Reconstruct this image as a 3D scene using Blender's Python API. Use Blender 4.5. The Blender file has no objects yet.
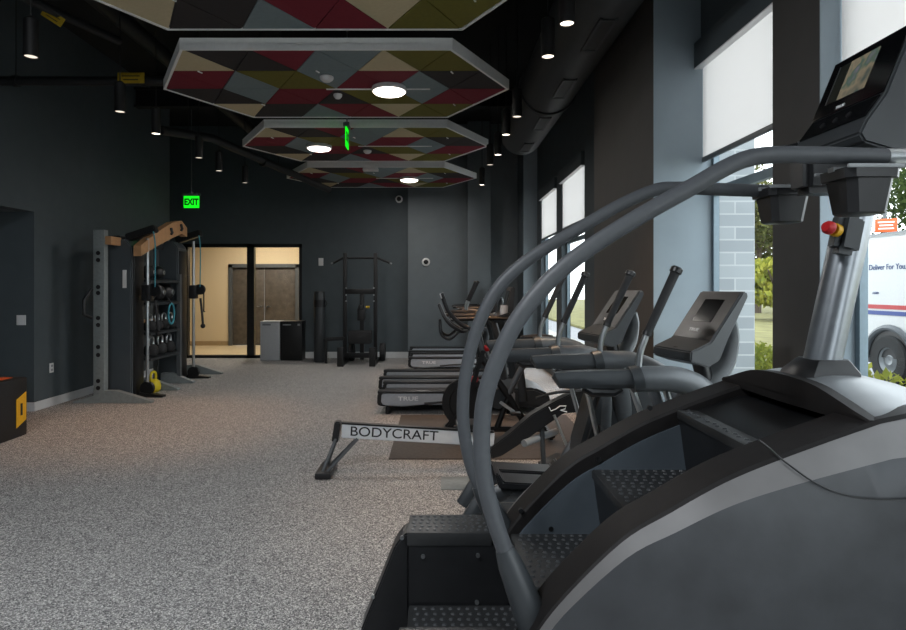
import bpy, bmesh, math, random
from mathutils import Vector, Matrix, Euler
random.seed(7)
PI = math.pi
scene = bpy.context.scene
COL = scene.collection
V = Vector
F, VX, VY, CAMZ = 604.0, 437.0, 287.0, 1.5

def P(px, py, Y):
    return V(((px - VX) / F * Y, Y, CAMZ - (py - VY) / F * Y))

# ------------------------------------------------------------------ materials
def lin(c):
    return tuple((x / 12.92 if x <= .04045 else ((x + .055) / 1.055) ** 2.4) for x in c)

def hexc(h):
    return lin(tuple(int(h[i:i + 2], 16) / 255 for i in (0, 2, 4))) + (1,)

def base_mat(name):
    m = bpy.data.materials.new(name); m.use_nodes = True
    nt = m.node_tree; nt.nodes.clear()
    out = nt.nodes.new('ShaderNodeOutputMaterial')
    return m, nt, out

def mat(name, h, rough=.5, metal=0., var=.12, scale=30., bump=0., bscale=200., spec=.5, coat=0.):
    m, nt, out = base_mat(name)
    b = nt.nodes.new('ShaderNodeBsdfPrincipled')
    b.inputs['Roughness'].default_value = rough
    b.inputs['Metallic'].default_value = metal
    b.inputs['Specular IOR Level'].default_value = spec
    b.inputs['Coat Weight'].default_value = coat
    c = hexc(h)
    tc = nt.nodes.new('ShaderNodeTexCoord')
    n = nt.nodes.new('ShaderNodeTexNoise'); n.inputs['Scale'].default_value = scale; n.inputs['Detail'].default_value = 4
    nt.links.new(tc.outputs['Object'], n.inputs['Vector'])
    r = nt.nodes.new('ShaderNodeValToRGB')
    r.color_ramp.elements[0].position = .3; r.color_ramp.elements[1].position = .7
    r.color_ramp.elements[0].color = tuple(x * (1 - var) for x in c[:3]) + (1,)
    r.color_ramp.elements[1].color = tuple(min(1, x * (1 + var)) for x in c[:3]) + (1,)
    nt.links.new(n.outputs['Fac'], r.inputs['Fac'])
    nt.links.new(r.outputs['Color'], b.inputs['Base Color'])
    if bump:
        n2 = nt.nodes.new('ShaderNodeTexNoise'); n2.inputs['Scale'].default_value = bscale
        nt.links.new(tc.outputs['Object'], n2.inputs['Vector'])
        bp = nt.nodes.new('ShaderNodeBump'); bp.inputs['Strength'].default_value = bump; bp.inputs['Distance'].default_value = .01
        nt.links.new(n2.outputs['Fac'], bp.inputs['Height'])
        nt.links.new(bp.outputs['Normal'], b.inputs['Normal'])
    nt.links.new(b.outputs['BSDF'], out.inputs['Surface'])
    return m

def emat(name, h, strength):
    m, nt, out = base_mat(name)
    e = nt.nodes.new('ShaderNodeEmission'); e.inputs['Color'].default_value = hexc(h); e.inputs['Strength'].default_value = strength
    nt.links.new(e.outputs[0], out.inputs['Surface'])
    return m

def floor_mat():
    m, nt, out = base_mat('rubber_floor')
    b = nt.nodes.new('ShaderNodeBsdfPrincipled'); b.inputs['Roughness'].default_value = .8
    b.inputs['Specular IOR Level'].default_value = .3
    tc = nt.nodes.new('ShaderNodeTexCoord')
    # rubber granulate: cells of about 7 mm, each one chip of a random shade
    def chips(scale, stops):
        v = nt.nodes.new('ShaderNodeTexVoronoi'); v.inputs['Scale'].default_value = scale
        nt.links.new(tc.outputs['Object'], v.inputs['Vector'])
        sp = nt.nodes.new('ShaderNodeSeparateColor'); nt.links.new(v.outputs['Color'], sp.inputs[0])
        r = nt.nodes.new('ShaderNodeValToRGB'); r.color_ramp.interpolation = 'CONSTANT'
        e = r.color_ramp.elements
        e[0].position, e[0].color = stops[0][0], hexc(stops[0][1]); e[1].position, e[1].color = stops[1][0], hexc(stops[1][1])
        for p, h in stops[2:]:
            x = e.new(p); x.color = hexc(h)
        nt.links.new(sp.outputs[0], r.inputs['Fac'])
        return r.outputs['Color']
    c1 = chips(210, [(0, '424245'), (.30, '82807f'), (.60, 'a09e9d'), (.82, 'eeece8')])
    c2 = chips(110, [(0, '5c5b5c'), (.35, '939190'), (.70, 'c9c7c3')])
    x = nt.nodes.new('ShaderNodeMix'); x.data_type = 'RGBA'; x.inputs['Factor'].default_value = .35
    nt.links.new(c1, x.inputs['A']); nt.links.new(c2, x.inputs['B']); c = x.outputs['Result']
    nt.links.new(c, b.inputs['Base Color'])
    nt.links.new(b.outputs[0], out.inputs['Surface'])
    return m

def brick_mat():
    m, nt, out = base_mat('whitewashed_brick')
    b = nt.nodes.new('ShaderNodeBsdfPrincipled'); b.inputs['Roughness'].default_value = .9
    tc = nt.nodes.new('ShaderNodeTexCoord')
    sp = nt.nodes.new('ShaderNodeSeparateXYZ'); nt.links.new(tc.outputs['Object'], sp.inputs[0])
    ad = nt.nodes.new('ShaderNodeMath'); ad.operation = 'ADD'
    nt.links.new(sp.outputs['X'], ad.inputs[0]); nt.links.new(sp.outputs['Y'], ad.inputs[1])
    cb = nt.nodes.new('ShaderNodeCombineXYZ'); nt.links.new(ad.outputs[0], cb.inputs['X']); nt.links.new(sp.outputs['Z'], cb.inputs['Y'])
    br = nt.nodes.new('ShaderNodeTexBrick')
    br.inputs['Scale'].default_value = 1; br.inputs['Brick Width'].default_value = .30; br.inputs['Row Height'].default_value = .098
    br.inputs['Mortar Size'].default_value = .006
    br.inputs['Color1'].default_value = hexc('969ca0'); br.inputs['Color2'].default_value = hexc('a9afb2'); br.inputs['Mortar'].default_value = hexc('bcc0c1')
    nt.links.new(cb.outputs[0], br.inputs['Vector'])
    nt.links.new(br.outputs['Color'], b.inputs['Base Color']); nt.links.new(b.outputs[0], out.inputs['Surface'])
    return m

def glass_mat():
    m, nt, out = base_mat('clear_glass')
    t = nt.nodes.new('ShaderNodeBsdfTransparent'); t.inputs['Color'].default_value = (.93, .96, .96, 1)
    g = nt.nodes.new('ShaderNodeBsdfGlossy'); g.inputs['Roughness'].default_value = .02
    lw = nt.nodes.new('ShaderNodeLayerWeight'); lw.inputs['Blend'].default_value = .5
    pw = nt.nodes.new('ShaderNodeMath'); pw.operation = 'POWER'; pw.inputs[1].default_value = 5
    nt.links.new(lw.outputs['Facing'], pw.inputs[0])
    fr = nt.nodes.new('ShaderNodeMath'); fr.operation = 'MULTIPLY_ADD'; fr.inputs[1].default_value = .6; fr.inputs[2].default_value = .03
    nt.links.new(pw.outputs[0], fr.inputs[0])
    mx = nt.nodes.new('ShaderNodeMixShader')
    nt.links.new(fr.outputs[0], mx.inputs['Fac']); nt.links.new(t.outputs[0], mx.inputs[1]); nt.links.new(g.outputs[0], mx.inputs[2])
    nt.links.new(mx.outputs[0], out.inputs['Surface'])
    return m

def shade_mat():
    m, nt, out = base_mat('roller_fabric')
    t = nt.nodes.new('ShaderNodeBsdfTranslucent'); t.inputs['Color'].default_value = (.80, .775, .76, 1)
    d = nt.nodes.new('ShaderNodeBsdfDiffuse'); d.inputs['Color'].default_value = (.75, .76, .76, 1)
    mx = nt.nodes.new('ShaderNodeMixShader'); mx.inputs['Fac'].default_value = .25
    nt.links.new(t.outputs[0], mx.inputs[1]); nt.links.new(d.outputs[0], mx.inputs[2])
    nt.links.new(mx.outputs[0], out.inputs['Surface'])
    return m

def leaf_mat(name, h1, h2, trans=.35):
    m, nt, out = base_mat(name)
    tc = nt.nodes.new('ShaderNodeTexCoord')
    n = nt.nodes.new('ShaderNodeTexNoise'); n.inputs['Scale'].default_value = 2.5; n.inputs['Detail'].default_value = 5
    nt.links.new(tc.outputs['Object'], n.inputs['Vector'])
    r = nt.nodes.new('ShaderNodeValToRGB'); r.color_ramp.elements[0].position = .35; r.color_ramp.elements[1].position = .65
    r.color_ramp.elements[0].color = hexc(h1); r.color_ramp.elements[1].color = hexc(h2)
    nt.links.new(n.outputs['Fac'], r.inputs['Fac'])
    d = nt.nodes.new('ShaderNodeBsdfDiffuse'); t = nt.nodes.new('ShaderNodeBsdfTranslucent')
    nt.links.new(r.outputs[0], d.inputs[0]); nt.links.new(r.outputs[0], t.inputs[0])
    mx = nt.nodes.new('ShaderNodeMixShader'); mx.inputs[0].default_value = trans
    nt.links.new(d.outputs[0], mx.inputs[1]); nt.links.new(t.outputs[0], mx.inputs[2])
    nt.links.new(mx.outputs[0], out.inputs['Surface'])
    return m

def screen_mat():
    # the lit exercise video on the climber's display
    m, nt, out = base_mat('video_screen')
    tc = nt.nodes.new('ShaderNodeTexCoord')
    n = nt.nodes.new('ShaderNodeTexNoise'); n.inputs['Scale'].default_value = 14; n.inputs['Detail'].default_value = 2
    nt.links.new(tc.outputs['Object'], n.inputs['Vector'])
    r = nt.nodes.new('ShaderNodeValToRGB')
    e = r.color_ramp.elements
    e[0].position = .3; e[0].color = hexc('3d4c4a'); e[1].position = .7; e[1].color = hexc('726d78')
    x = r.color_ramp.elements.new(.5); x.color = hexc('857a66')
    x = r.color_ramp.elements.new(.58); x.color = hexc('4f6156')
    nt.links.new(n.outputs['Fac'], r.inputs['Fac'])
    em = nt.nodes.new('ShaderNodeEmission'); em.inputs['Strength'].default_value = .5
    nt.links.new(r.outputs[0], em.inputs['Color'])
    nt.links.new(em.outputs[0], out.inputs['Surface'])
    return m

M = dict(
    floor=floor_mat(), brick=brick_mat(), glass=glass_mat(), shade=shade_mat(), screen=screen_mat(),
    wall=mat('blue_grey_paint', '485156', .75, var=.05, scale=6, bump=.05, bscale=300),
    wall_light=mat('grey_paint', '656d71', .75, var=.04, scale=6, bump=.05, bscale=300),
    wall_dark=mat('charcoal_paint', '474543', .75, var=.05, scale=6),
    ceil=mat('black_ceiling_paint', '121416', .9, var=.2, scale=4),
    duct=mat('black_duct_paint', '26282a', .55, var=.1, scale=12),
    pipe=mat('black_pipe_paint', '191b1d', .6, var=.1),
    baseboard=mat('white_trim_paint', 'c9ccce', .5, var=.03),
    alu=mat('dark_bronze_frame', '1d2226', .4, .3, var=.06),
    alu_blue=mat('grey_aluminium_frame', '6f7f88', .4, .4, var=.06),
    black=mat('black_powder_coat', '101113', .42, var=.15),
    blackp=mat('black_plastic', '1d1e20', .38, var=.12, bump=.04, bscale=500),
    rubber=mat('black_rubber', '202123', .75, var=.15, bump=.1, bscale=300),
    dgrey=mat('dark_grey_shell', '33373a', .42, var=.10, scale=8),
    shell=mat('charcoal_shell_paint', '3a3c3f', .40, .2, var=.25, scale=7, bump=.02, bscale=60),
    trim=mat('matte_black_trim', '191717', .6, var=.2, scale=25, spec=.25),
    bevel=mat('lit_bevel_grey', '737272', .42, .15, var=.12, scale=6),  # light falling on the upward slope is put into this lighter grey
    stud=mat('glint_step_studs', '424446', .30, var=.1, scale=40),  # highlights on the dark rubber studs, put into a lighter grey
    lit_inner=mat('window_lit_slate', '4c545b', .38, var=.12, scale=6),
    tower=mat('slate_shroud', '474e53', .45, var=.06, scale=6),
    pitch=mat('pitch_black_paint', '0a0a0b', .6),
    tread=mat('silver_grey_rail_shell', 'a3a9b0', .4, .0, var=.06),
    step=mat('ribbed_step_rubber', '2b2c2d', .42, var=.12, scale=40),
    hood=mat('silver_grey_shell_paint', '808487', .36, .25, var=.08, scale=5),
    mgrey=mat('mid_grey_paint', '5a5e61', .4, .2, var=.06),
    lgrey=mat('light_grey_paint', '8c9092', .45, .1, var=.06),
    rail=mat('grey_foam_rail', '484b4f', .5, var=.05, scale=60, bump=.06, bscale=700),
    silver=mat('satin_silver', 'b4b8ba', .28, .9, var=.05),
    chrome=mat('bright_chrome', 'd5d8da', .12, 1., var=.03),
    steel=mat('brushed_column', '8f9499', .3, .8, var=.06),
    white=mat('white_plastic', 'd9dadb', .45, var=.03),
    whitepaint=mat('white_vehicle_paint', 'd4d5d4', .4, var=.03),
    alurail=mat('pale_aluminium_rail', 'd8dbde', .4, .1, var=.04),
    tan=mat('tan_foam_and_warm_beam', 'b48a62', .5, var=.1, scale=12),
    wood=mat('dark_wood_door', '524b43', .5, var=.25, scale=9),
    cream=mat('cream_wall_paint', 'd9c7a4', .7, var=.03),
    tilefloor=mat('cream_tile_floor', 'cdbb98', .4, var=.05),
    red=mat('red_plastic', 'b3191d', .4, var=.08), pink=mat('pink_red_rubber', 'b8484e', .6, var=.1),
    yellow=mat('yellow_plastic', 'd9a514', .45, var=.08), yellow2=mat('bright_yellow_vinyl', 'd8c21c', .5, var=.06),
    tagyel=mat('yellow_tag', 'b99a1a', .6, var=.1),
    teal=mat('teal_cord', '3c8fa0', .6, var=.1),
    mat_brown=mat('brown_rubber_mat', '4a4440', .7, var=.2, scale=40),
    plateg=mat('dull_grey_plate', '7c8384', .6, var=.1),
    ply=mat('black_foam_vinyl', '17181a', .5, var=.12),
    orange=mat('orange_vinyl', 'cf5a24', .5, var=.06),
    asphalt=mat('grey_asphalt', '828284', .9, var=.08, scale=3), concrete=mat('pale_concrete', '9c9a92', .9, var=.06, scale=4),
    grass=mat('dry_grass', '6e6a40', .95, var=.3, scale=2), tire=mat('tyre_rubber', '242423', .8, var=.1),
    bark=mat('bark', '4b3f33', .9, var=.25),
    stripe_red=mat('red_stripe', 'b8292c', .45, var=.03), stripe_blue=mat('blue_stripe', '24408a', .45, var=.03),
    navy=mat('navy_lettering', '1d3f78', .5, var=.03),
    letter_white=mat('white_lettering', 'e4e6e7', .5, var=.02), letter_black=mat('black_lettering', '15181c', .5, var=.02),
    belt=mat('treadmill_belt', '1b1b1c', .35, var=.1), led=mat('smoked_display', '0b0c0e', .12, var=.05),
    panel_edge=mat('white_panel_edge', 'ecedec', .6, var=.03),
    leafa=leaf_mat('bright_leaves', '717a34', 'aaa74c'), leafb=leaf_mat('tree_leaves', '2c3a24', '49552f'), leafc=leaf_mat('olive_leaves', '4d5530', '6e6c42'),
)
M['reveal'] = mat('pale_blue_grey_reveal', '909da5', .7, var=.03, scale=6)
TILE = dict(c=mat('cream_felt', 'c2b594', .9, var=.04), k=mat('charcoal_felt', '2e2a2b', .9, var=.06), r=mat('maroon_felt', '741529', .9, var=.06),
            g=mat('blue_grey_felt', '76858a', .9, var=.05), o=mat('olive_felt', '67621f', .9, var=.06))

# ------------------------------------------------------------------ mesh builder
class MB:
    def __init__(s): s.bm = bmesh.new()
    def _merge(s, b, mtx=None, mi=0):
        if mtx is not None: bmesh.ops.transform(b, matrix=mtx, verts=b.verts)
        mp = {}
        for v in b.verts: mp[v] = s.bm.verts.new(v.co)
        for f in b.faces:
            try:
                nf = s.bm.faces.new([mp[v] for v in f.verts]); nf.material_index = mi
            except ValueError: pass
        b.free()
        return s
    def box(s, c, d, rot=None, bev=0., mi=0, seg=2):
        b = bmesh.new(); bmesh.ops.create_cube(b, size=1)
        bmesh.ops.scale(b, vec=d, verts=b.verts)
        if bev: bmesh.ops.bevel(b, geom=b.edges[:], offset=min(bev, min(d) * .49), segments=seg, affect='EDGES', profile=.6)
        m = Matrix.Translation(c)
        if rot is not None: m = m @ Euler(rot).to_matrix().to_4x4()
        return s._merge(b, m, mi)
    def span(s, a, b, bev=0., mi=0):
        a = V(a); b = V(b)
        return s.box((a + b) / 2, [abs(x) for x in (b - a)], None, bev, mi)
    def bar(s, a, b, w, h, bev=0., up=(0, 0, 1), mi=0):
        # a box of section w (sideways) x h (upwards) from a to b
        a = V(a); b = V(b); d = (b - a); L = d.length; x = d.normalized()
        y = V(up).cross(x)
        if y.length < 1e-4: y = V((0, 1, 0)).cross(x)
        y.normalize(); z = x.cross(y)
        bb = bmesh.new(); bmesh.ops.create_cube(bb, size=1); bmesh.ops.scale(bb, vec=(L, w, h), verts=bb.verts)
        if bev: bmesh.ops.bevel(bb, geom=bb.edges[:], offset=min(bev, w * .49, h * .49), segments=2, affect='EDGES')
        m = Matrix((x, y, z)).transposed().to_4x4(); m.translation = (a + b) / 2
        return s._merge(bb, m, mi)
    def prism(s, pts, axis, a0, a1, bev=0., mi=0):
        # pts: outline in the other two axes (x,y,z order), extruded along axis from a0 to a1
        b = bmesh.new()
        def mk(p, a):
            return {0: (a, p[0], p[1]), 1: (p[0], a, p[1]), 2: (p[0], p[1], a)}[axis]
        v0 = [b.verts.new(mk(p, a0)) for p in pts]; v1 = [b.verts.new(mk(p, a1)) for p in pts]
        n = len(pts)
        b.faces.new(v0); b.faces.new(v1[::-1])
        for i in range(n): b.faces.new((v0[i], v1[i], v1[(i + 1) % n], v0[(i + 1) % n]))
        bmesh.ops.recalc_face_normals(b, faces=b.faces)
        if bev: bmesh.ops.bevel(b, geom=b.edges[:], offset=bev, segments=2, affect='EDGES')
        return s._merge(b, None, mi)
    def rings(s, rs, caps=True, closed=True, mi=0):
        vs = [[s.bm.verts.new(p) for p in r] for r in rs]
        n = len(rs[0])
        for i in range(len(vs) - 1):
            for j in range(n if closed else n - 1):
                try:
                    f = s.bm.faces.new((vs[i][j], vs[i][(j + 1) % n], vs[i + 1][(j + 1) % n], vs[i + 1][j])); f.material_index = mi
                except ValueError: pass
        if caps and closed:
            for r in (vs[0][::-1], vs[-1]):
                try: s.bm.faces.new(r).material_index = mi
                except ValueError: pass
        return s
    def tube(s, pts, r, seg=12, closed=False, rz=None, caps=True, up=(0, 0, 1), mi=0):
        # sweep; r a number or a list; rz = radius along 'up' if elliptical
        pts = [V(p) for p in pts]; n = len(pts)
        rr = r if isinstance(r, (list, tuple)) else [r] * n
        zz = rz if isinstance(rz, (list, tuple)) else [rz] * n
        rings = []; prev = None
        for i, p in enumerate(pts):
            if closed: t = pts[(i + 1) % n] - pts[i - 1]
            else: t = pts[min(i + 1, n - 1)] - pts[max(i - 1, 0)]
            t.normalize()
            if prev is None:
                u = V(up)
                if abs(u.dot(t)) > .97: u = V((1, 0, 0)) if abs(t.x) < .9 else V((0, 1, 0))
            else: u = prev
            u = (u - t * u.dot(t)).normalized(); prev = u; w = t.cross(u)
            a = rr[i]; b = zz[i] if zz[i] else a
            rings.append([p + u * (b * math.sin(2 * PI * k / seg)) + w * (a * math.cos(2 * PI * k / seg)) for k in range(seg)])
        if closed: rings.append(rings[0]); caps = False
        s.rings(rings, caps, mi=mi)
        if closed: bmesh.ops.remove_doubles(s.bm, verts=s.bm.verts, dist=1e-6)
        return s
    def cyl(s, a, b, r, r2=None, seg=20, mi=0):
        a = V(a); b = V(b); r2 = r if r2 is None else r2
        return s.tube([a, b], [r, r2], seg, mi=mi)
    def lathe(s, prof, c=(0, 0, 0), seg=24, axis='z', mi=0):
        rs = []
        for (r, h) in prof:
            ring = []
            for k in range(seg):
                a = 2 * PI * k / seg; x, y = max(r, 1e-5) * math.cos(a), max(r, 1e-5) * math.sin(a)
                p = {'z': (x, y, h), 'y': (x, h, -y), 'x': (h, x, y)}[axis]
                ring.append(V(p) + V(c))
            rs.append(ring)
        closed_prof = prof[0][0] > 1e-4 and prof[-1][0] > 1e-4
        if closed_prof: rs.append([V(p) for p in rs[0]])
        s.rings(rs, not closed_prof, mi=mi)
        bmesh.ops.remove_doubles(s.bm, verts=s.bm.verts, dist=1e-6)
        return s
    def ball(s, c, r, sc=(1, 1, 1), sub=2, mi=0):
        b = bmesh.new(); bmesh.ops.create_icosphere(b, subdivisions=sub, radius=r)
        return s._merge(b, Matrix.Translation(c) @ Matrix.Diagonal((*sc, 1)), mi)
    def quad(s, pts, mi=0):
        f = s.bm.faces.new([s.bm.verts.new(p) for p in pts]); f.material_index = mi
        return s

def smooth_pts(pts, n=8):
    pts = [V(p) for p in pts]; out = []
    for i in range(len(pts) - 1):
        p0 = pts[max(i - 1, 0)]; p1 = pts[i]; p2 = pts[i + 1]; p3 = pts[min(i + 2, len(pts) - 1)]
        for k in range(n):
            t = k / n
            out.append(.5 * ((2 * p1) + (p2 - p0) * t + (2 * p0 - 5 * p1 + 4 * p2 - p3) * t * t + (3 * p1 - p0 - 3 * p2 + p3) * t ** 3))
    out.append(pts[-1]); return out

def finish(name, mb, m, parent=None, off=V((0, 0, 0)), recalc=True, ang=35):
    bm = mb.bm
    if recalc: bmesh.ops.recalc_face_normals(bm, faces=bm.faces)
    if off.length: bmesh.ops.translate(bm, vec=-off, verts=bm.verts)
    lim = math.radians(ang)
    for f in bm.faces: f.smooth = True
    for e in bm.edges:
        if len(e.link_faces) == 2 and e.calc_face_angle(0) > lim: e.smooth = False
    me = bpy.data.meshes.new(name); bm.to_mesh(me); bm.free()
    for x in (m if isinstance(m, (list, tuple)) else [m]): me.materials.append(x)
    o = bpy.data.objects.new(name, me); COL.objects.link(o)
    if parent: o.parent = parent
    return o

def root_of(o):
    while o.parent: o = o.parent
    return o

def thing(name, label, cat, loc=(0, 0, 0), rz=0, group=None):
    o = bpy.data.objects.new(name, None); COL.objects.link(o); o.empty_display_size = .1
    o.location = loc; o.rotation_euler = (0, 0, rz); o['label'] = label; o['category'] = cat
    if group: o['group'] = group
    return o

def part(name, mb, m, parent, world=False, label=None, ang=35):
    off = root_of(parent).location.copy() if world else V((0, 0, 0))
    o = finish(name, mb, m, parent, off, ang=ang)
    if label: o['label'] = label
    return o

def single(name, mb, m, label, cat, group=None, ang=35):
    xs = [v.co for v in mb.bm.verts]
    lo = [min(v[i] for v in xs) for i in range(3)]; hi = [max(v[i] for v in xs) for i in range(3)]
    base = V(((lo[0] + hi[0]) / 2, (lo[1] + hi[1]) / 2, lo[2]))
    o = finish(name, mb, m, None, base, ang=ang); o.location = base
    o['label'] = label; o['category'] = cat
    if group: o['group'] = group
    return o

def struct(name, mb, m, parent=None):
    o = finish(name, mb, m, parent)
    if not parent: o['kind'] = 'structure'
    return o

def copy_tree(o, parent=None):
    c = o.copy(); COL.objects.link(c)
    if parent: c.parent = parent
    for ch in list(o.children): copy_tree(ch, c)
    return c

def dup(o, loc, rz=None, label=None):
    c = copy_tree(o); c.location = loc
    if rz is not None: c.rotation_euler = (0, 0, rz)
    if label: c['label'] = label
    return c

def text_mb(body, size, loc, rot, extrude=.0008, align='CENTER', bold=0., sx=1.):
    cu = bpy.data.curves.new('lettering', 'FONT'); cu.body = body; cu.size = size; cu.extrude = extrude
    cu.align_x = align; cu.align_y = 'CENTER'; cu.offset = bold
    o = bpy.data.objects.new('lettering', cu); COL.objects.link(o)
    dg = bpy.context.evaluated_depsgraph_get(); dg.update()
    me = bpy.data.meshes.new_from_object(o.evaluated_get(dg))
    COL.objects.unlink(o); bpy.data.objects.remove(o); bpy.data.curves.remove(cu)
    mb = MB(); mb.bm.from_mesh(me); bpy.data.meshes.remove(me)
    m = rot if isinstance(rot, Matrix) else Euler(rot).to_matrix().to_4x4()
    bmesh.ops.transform(mb.bm, matrix=Matrix.Translation(loc) @ m @ Matrix.Diagonal((sx, 1, 1, 1)), verts=mb.bm.verts)
    return mb

def frame_mat(x, y):
    # rotation whose local x/y axes are the given directions (for text on tilted faces)
    x = V(x).normalized(); y = V(y); y = (y - x * y.dot(x)).normalized(); z = x.cross(y)
    return Matrix((x, y, z)).transposed().to_4x4()
# ================================================================== SETTING
XL, XW, YB, ZC = -4.87, 2.03, 12.76, 4.9
YF = -6.0
mb = MB(); mb.span((-8.2, YF, -.1), (2.3, YB + .1, 0)); struct('floor', mb, M['floor'])
mb = MB(); mb.span((-8.2, YF, ZC), (2.3, YB + .2, ZC + .15)); struct('ceiling', mb, M['ceil'])

# left wall with the alcove opening
mb = MB()
mb.span((-8.0, 7.30, 0), (XL, 11.0, ZC))
mb.span((-5.07, 2.0, 2.41), (XL, 7.30, ZC))
mb.span((-5.07, YF, 0), (XL, 2.0, ZC))
mb.span((-6.8, 1.8, 0), (-6.6, 7.30, 2.6))
mb.span((-6.6, 1.8, 0), (-5.07, 2.0, 2.6))
struct('wall_left', mb, M['wall'])
mb = MB(); mb.span((-6.6, 2.0, 2.41), (-5.07, 7.30, 2.55)); struct('trim_1', mb, M['wall_light'])
mb = MB()
mb.span((XL, 7.29, 0), (XL + .015, 11.0, .105))
struct('baseboard_left', mb, M['baseboard'])
mb = MB(); mb.span((-6.6, 7.285, 0), (XL + .015, 7.30, .105)); struct('baseboard_alcove', mb, M['baseboard'])

# back wall with glazed opening
GX0, GX1, GZ = -5.35, -2.85, 2.41
mb = MB()
mb.span((-8.2, YB, 0), (GX0, YB + .18, ZC)); mb.span((GX1, YB, 0), (2.3, YB + .18, ZC)); mb.span((GX0, YB, GZ), (GX1, YB + .18, ZC))
struct('wall_back', mb, M['wall'])
mb = MB(); mb.span((-.605, 12.60, 0), (1.75, YB, ZC)); struct('trim_2', mb, M['wall_light'])
mb = MB(); mb.span((.63, 12.38, 0), (1.10, 12.60, ZC), bev=.004); struct('trim_3', mb, M['wall_light'])
mb = MB(); mb.span((GX1, YB - .015, 0), (-.605, YB, .13)); mb.span((-.605, 12.585, 0), (.63, 12.60, .13))
struct('baseboard_back', mb, M['baseboard'])
mb = MB(); mb.span((-8.2, YF - .15, 0), (2.3, YF, ZC)); struct('wall_front', mb, M['wall'])
mb = MB(); mb.span((-8.2, 11.0, 0), (-8.0, YB, ZC)); struct('wall_recess', mb, M['wall'])

# glazed entrance
d = struct('door_1', (lambda m: [m.span(a, b) for a, b in [
    ((GX0, YB - .02, 0), (GX0 + .09, YB + .1, GZ)), ((GX1 - .06, YB - .02, 0), (GX1, YB + .1, GZ)),
    ((GX0, YB - .02, GZ - .07), (GX1, YB + .1, GZ)), ((GX0, YB - .02, 0), (GX1, YB + .1, .06)),
    ((-4.01, YB - .02, 0), (-3.86, YB + .1, GZ))]] and m)(MB()), M['black'])
for a, b in ((GX0 + .09, -4.01), (-3.86, GX1 - .06)):
    mb = MB(); mb.quad([(a, YB + .04, .06), (b, YB + .04, .06), (b, YB + .04, GZ - .07), (a, YB + .04, GZ - .07)]); o = finish('pane', mb, M['glass'], d)
mb = MB(); mb.tube([(-4.90, YB - .02, 1.42), (-4.90, YB - .07, 1.42), (-4.90, YB - .07, .98), (-4.90, YB - .02, .98)], .014)
finish('door_handle', mb, M['black'], d)

# corridor behind the glass
mb = MB(); mb.span((-8, YB + .18, -.1), (0, 15.7, .0)); struct('floor_corridor', mb, M['tilefloor'])
mb = MB(); mb.span((-8, 15.5, 0), (-5.34, 15.7, 3)); mb.span((-3.54, 15.5, 0), (0, 15.7, 3)); mb.span((-5.34, 15.5, 2.09), (-3.54, 15.7, 3))
mb.span((-8.1, YB + .18, 0), (-8, 15.7, 3)); mb.span((0, YB + .18, 0), (.1, 15.7, 3))
struct('wall_corridor', mb, M['cream'])
mb = MB(); mb.span((-8, YB + .18, 3), (0, 15.7, 3.1)); struct('ceiling_corridor', mb, M['cream'])
mb = MB(); mb.span((-8, 15.485, 0), (-5.34, 15.5, .11)); mb.span((-3.54, 15.485, 0), (0, 15.5, .11)); struct('baseboard_corridor', mb, mat('tan_trim', 'a58d68', .6))
mb = MB(); mb.span((-5.34, 15.46, 0), (-5.25, 15.66, 2.09)); mb.span((-3.63, 15.46, 0), (-3.54, 15.66, 2.09)); mb.span((-5.34, 15.46, 2.0), (-3.54, 15.66, 2.09))
d2 = struct('door_2', mb, M['mgrey'])
for a, b in ((-5.25, -4.445), (-4.435, -3.63)):
    mb = MB(); mb.span((a, 15.54, .005), (b, 15.59, 2.0), bev=.003); lf = finish('door_leaf', mb, M['wood'], d2)
    hx = -4.52 if a < -5 else -4.36
    mb = MB(); mb.cyl((hx, 15.54, 1.0), (hx, 15.48, 1.0), .022); mb.bar((hx, 15.485, 1.0), (hx + (-.1 if a < -5 else .1), 15.485, 1.0), .018, .018, .004)
    finish('door_handle', mb, M['silver'], lf)

# right wall: solid strips, piers and windows
mb = MB()
X0, X1 = 1.95, 2.09
OPEN = [(-5.4, -2.9), (-2.3, .3), (.8, 2.94), (3.35, 4.47), (7.98, 9.45), (9.85, 11.32)]
ys = YF
for a, b in OPEN:
    mb.span((X0, ys, 0), (X1, a, ZC)); mb.span((X0, a, 3.32), (X1, b, ZC)); mb.span((X0, a, 0), (X1, b, .12)); ys = b
mb.span((X0, ys, 0), (X1, YB, ZC))
struct('wall_right', mb, M['wall'])
mb = MB(); mb.span((1.60, 4.47, 0), (1.95, 6.15, ZC), bev=.006); struct('trim_4', mb, M['wall_dark'])
mb = MB(); mb.span((1.86, 2.94, 0), (1.95, 3.35, ZC), bev=.004); struct('trim_5', mb, M['wall_dark'])
mb = MB(); mb.span((1.68, 11.75, 0), (1.95, 12.6, ZC), bev=.006); struct('trim_6', mb, M['wall'])
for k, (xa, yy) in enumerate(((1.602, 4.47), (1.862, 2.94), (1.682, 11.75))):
    mb = MB(); mb.span((xa, yy - .006, 0), (2.03, yy - .0005, ZC)); struct('trim_%d' % (7 + k), mb, M['reveal'])
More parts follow.
